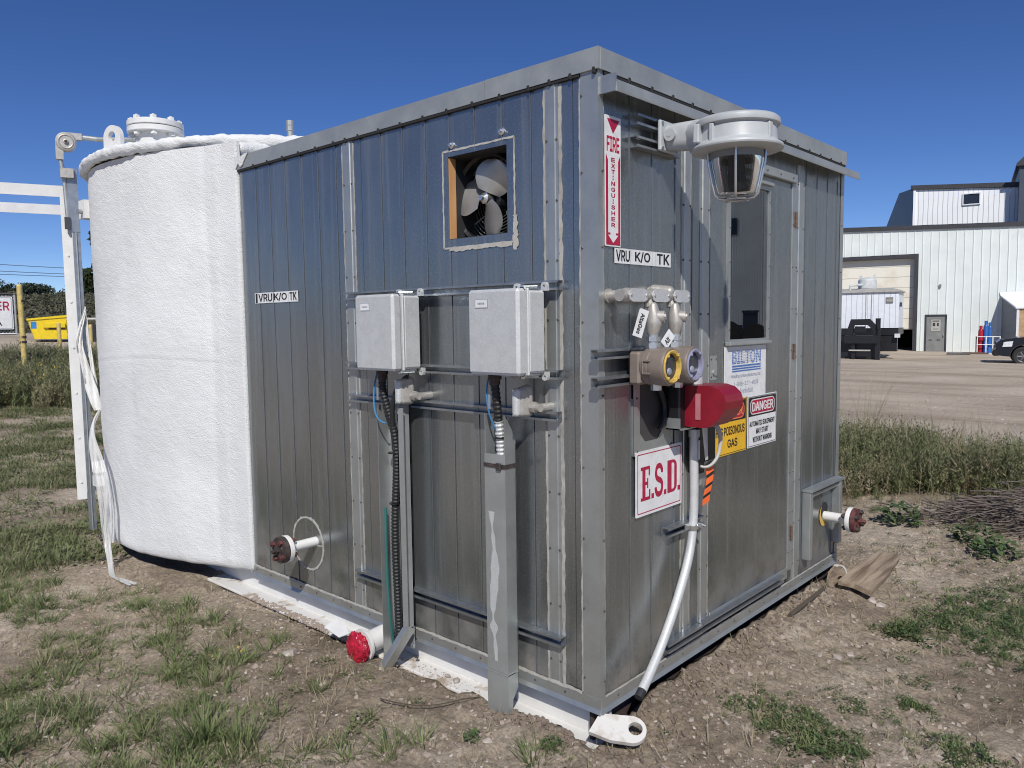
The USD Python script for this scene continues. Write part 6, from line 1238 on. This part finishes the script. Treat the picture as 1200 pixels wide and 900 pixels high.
for k in range(len(tx)):
    if k == 0: base_w = thing('tall_weed', 'tallest spindly seeding weed rising above the right weed belt', 'weed', (tx[0], ty[0], float(gz(tx[0], ty[0]))), 'spindly weeds standing over the right belt'); part('stems', (lambda mm: (mm.apply_translation([tx[0], ty[0], float(gz(tx[0], ty[0]))]), mm)[1])(stalks(10, 1.15, 71, .42, 44, .030, .006, .06)), 'weed_olive', base_w)
    else: copy_thing(base_w, 'tall_weed', (tx[k], ty[k], float(gz(tx[k], ty[k]))), 'spindly seeding weed standing over the right weed belt', 57*k, .55+.22*g.random(), 'spindly weeds standing over the right belt')
# patches on the right
cl = []
for cx, cy, sx, sy, n, s in ((1.02, 2.55, .22, .30, 420, .9), (1.30, 2.95, .25, .4, 260, 1.), (.80, 2.25, .10, .12, 70, .9), (.62, 1.98, .05, .06, 40, 1.3), (1.15, 2.1, .15, .16, 90, .7), (.44, .66, .10, .07, 70, .75), (.70, .57, .10, .07, 120, .85), (.58, .72, .08, .05, 40, .7), (.70, .98, .09, .07, 34, .6), (.90, 1.17, .035, .035, 24, .8), (1.17, .88, .07, .07, 60, .8), (.95, .80, .12, .10, 30, .6), (.86, 1.42, .05, .05, 14, .6), (.60, 1.25, .10, .12, 14, .5), (.07, -.35, .05, .03, 14, .6), (-.09, -.20, .04, .02, 16, .7), (.55, .40, .2, .1, 26, .5), (1.3, 1.6, .4, .4, 60, .6), (.25, 3.6, .35, .4, 60, .6), (.9, 3.6, .4, .3, 60, .7), (.3, 4.6, .5, .2, 60, .8)):
    p = g.normal(size=(n, 2))*[sx, sy]+[cx, cy]; cl.append(np.c_[p, s*(.5+.8*g.random(n))])
cl = np.vstack(cl); cl = cl[outside(cl[:, 0], cl[:, 1], .15)]
put_scatter('low_weeds', [(leafy(34, .045, .045, .017, 31), 'leaf_green'), (leafy(30, .05, .035, .015, 32), 'weed_green'), (leafy(26, .04, .05, .018, 33), 'leaf_green'), (blades(14, .07, .004, 1.3, .7, 34, .03, 3), 'grass_green'), (leafy(14, .05, .03, .015, 35), 'grass_dry')], cl[:, 0], cl[:, 1], cl[:, 2], 'low clover like weeds in patches on the right dirt')
# single plants that stand apart
def plant(x, y, mesh, mat, label, name='weed_plant'):
    z = float(gz(x, y)); m = mesh.copy(); m.apply_translation([x, y, z]); t = thing(name, label, 'plant', (x, y, z)); part('leaves', m, mat, t)
plant(-.095, 4.45, leafy(150, .17, .22, .06, 41), 'leaf_green', 'dark leafy weed standing alone before the right weed belt')
plant(.50, 4.25, leafy(110, .15, .18, .06, 42), 'leaf_green', 'leafy weed right of the lone one, first of a pair')
plant(.70, 3.95, leafy(120, .17, .16, .06, 43), 'leaf_green', 'leafy weed nearest the right edge, second of a pair')
plant(-1.10, -1.02, blades(70, .19, .0050, 1.0, .75, 44, .07), 'grass_green', 'grass tuft at the bottom left edge of the photo', 'grass_tuft')
plant(-.62, -.62, blades(60, .15, .0045, 1.35, .6, 45, .07), 'grass_green', 'spreading grass tuft in bare dirt left of the right channel', 'grass_tuft')
plant(-.12, -.30, blades(60, .12, .0045, 1.3, .7, 46, .06), 'grass_green', 'grass tuft just in front of the white lifting lug', 'grass_tuft')
plant(-1.30, -1.10, blades(60, .20, .0050, .9, .7, 47, .08), 'grass_green', 'upright grass tuft left of the bottom edge tuft', 'grass_tuft')
plant(-.40, -.36, leafy(40, .035, .05, .022, 48), 'leaf_green', 'small bright weed in the dirt by the right channel foot')
plant(-1.95, -.33, blades(50, .09, .004, 1.0, .8, 49, .06), 'grass_green', 'small grass tuft below the white pipe stub', 'grass_tuft')
plant(-1.52, -.34, leafy(60, .06, .05, .016, 50), 'weed_green', 'creeping weed in front of the torn white scrap')
plant(-.85, -.30, leafy(34, .05, .03, .014, 52), 'leaf_green', 'sprig of weed under the red flange in the dirt')
# twig heap
tw = []
for k in range(260):
    a = g.normal()*.55+.25; L = .18+.5*g.random(); c = np.array([.72+.40*g.normal(), 4.92+.18*g.normal(), 0]); c[2] = float(gz(c[0], c[1]))+.02+.34*g.random()*math.exp(-((c[0]-.8)/.5)**2)
    dd = np.array([math.cos(a), math.sin(a), .18*g.normal()]); p = [c-dd*L/2, c+[0, 0, .02*g.normal()], c+dd*L/2+[0, 0, .04*g.normal()]]; tw.append(tube(p, [.0055, .0045, .002], 4, False))
single('twig_heap', cat(tw), 'twig', 'heap of purplish dry twigs at the foot of the right weed belt', 'twig heap')
# dry litter, clods and pebbles
x, y, r = polar(60000, 88, 176, 2.2, 9.5, 1.25); k = outside(x, y, .03); x, y = x[k], y[k]
dens = .22+.78*sst(P2(x, y, 2.2, 3, 81), .42, .62); k = g.random(len(x)) < dens; x, y = x[k], y[k]
put_scatter('gravel', [(chunk(s, 11, (1, .8, .55)), m_) for s, m_ in ((1, 'pebble'), (2, 'clod'), (3, 'clod'), (4, 'clod'), (5, 'pebble'))], x, y, .0022+.012*g.random(len(x))**3.6, 'small stones and clods strewn over the dirt', dz=.001)
x, y, r = polar(5000, 88, 174, 2.2, 7, 1.2); k = outside(x, y, .06); x, y = x[k], y[k]
put_scatter('clods', [(chunk(s, 11, (1, .85, .7)), 'clod') for s in (11, 12, 13)], x, y, .006+.020*g.random(len(x))**2.6, 'crumbly soil clods', dz=.002)
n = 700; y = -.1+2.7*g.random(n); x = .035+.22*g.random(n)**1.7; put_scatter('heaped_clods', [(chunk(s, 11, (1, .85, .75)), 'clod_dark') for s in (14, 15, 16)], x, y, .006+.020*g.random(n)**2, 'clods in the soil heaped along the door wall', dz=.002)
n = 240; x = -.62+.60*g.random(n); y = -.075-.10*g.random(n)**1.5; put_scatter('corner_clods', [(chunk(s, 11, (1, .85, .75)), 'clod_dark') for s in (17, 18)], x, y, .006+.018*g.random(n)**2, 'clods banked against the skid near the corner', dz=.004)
n = 260; x = -1.9+1.2*g.random(n); y = -.070+.095*g.random(n); scatter('/World/ledge_grit', [(chunk(19), 'pebble'), (chunk(20), 'clod')], np.c_[x, y, np.full(n, -.137)], g.random(n)*6, .003+.007*g.random(n)**2, g.integers(0, 2, n), label='grit lying on the white skid ledge', cat='grit')
n = 520; x = -2.75+1.15*g.random(n); y = -.078+.055*g.random(n); scatter('/World/ledge_soil', [(chunk(21, 11, (1, .8, .5)), 'clod'), (chunk(22, 11, (1, .9, .5)), 'clod')], np.c_[x, y, np.full(n, -.137)], g.random(n)*6, .005+.014*g.random(n)**2, g.integers(0, 2, n), label='soil crumbs lying on the far end of the skid ledge', cat='soil')
x, y, r = polar(5200, 88, 172, 2.2, 9, 1.3); k = outside(x, y, .1); x, y = x[k], y[k]
put_scatter('dry_litter', [(blades(4, .09, .003, 1.9, .2, s, .03, 2), 'grass_dry') for s in (61, 62, 63)]+[(leafy(5, .04, .006, .015, 64), 'grass_dry')], x, y, .4+.8*g.random(len(x)), 'dry straw litter on the dirt', dz=.001)
# gravel of the yard
x, y, r = polar(14000, 95, 112, 11, 40, 1.0); k = (y > 8.3); x, y = x[k], y[k]
put_scatter('yard_gravel', [(chunk(s, 11, (1, .8, .5)), 'pebble') for s in (31, 32)]+[(chunk(33, 11, (1, .8, .5)), 'clod')], x, y, .006+.022*g.random(len(x))**3, 'gravel strewn over the yard')
# small yellow wild flowers at left
plant(-2.02, -.62, leafy(12, .10, .05, .018, 71), 'flower_yellow', 'tiny yellow flowers in the grass below the tank edge')
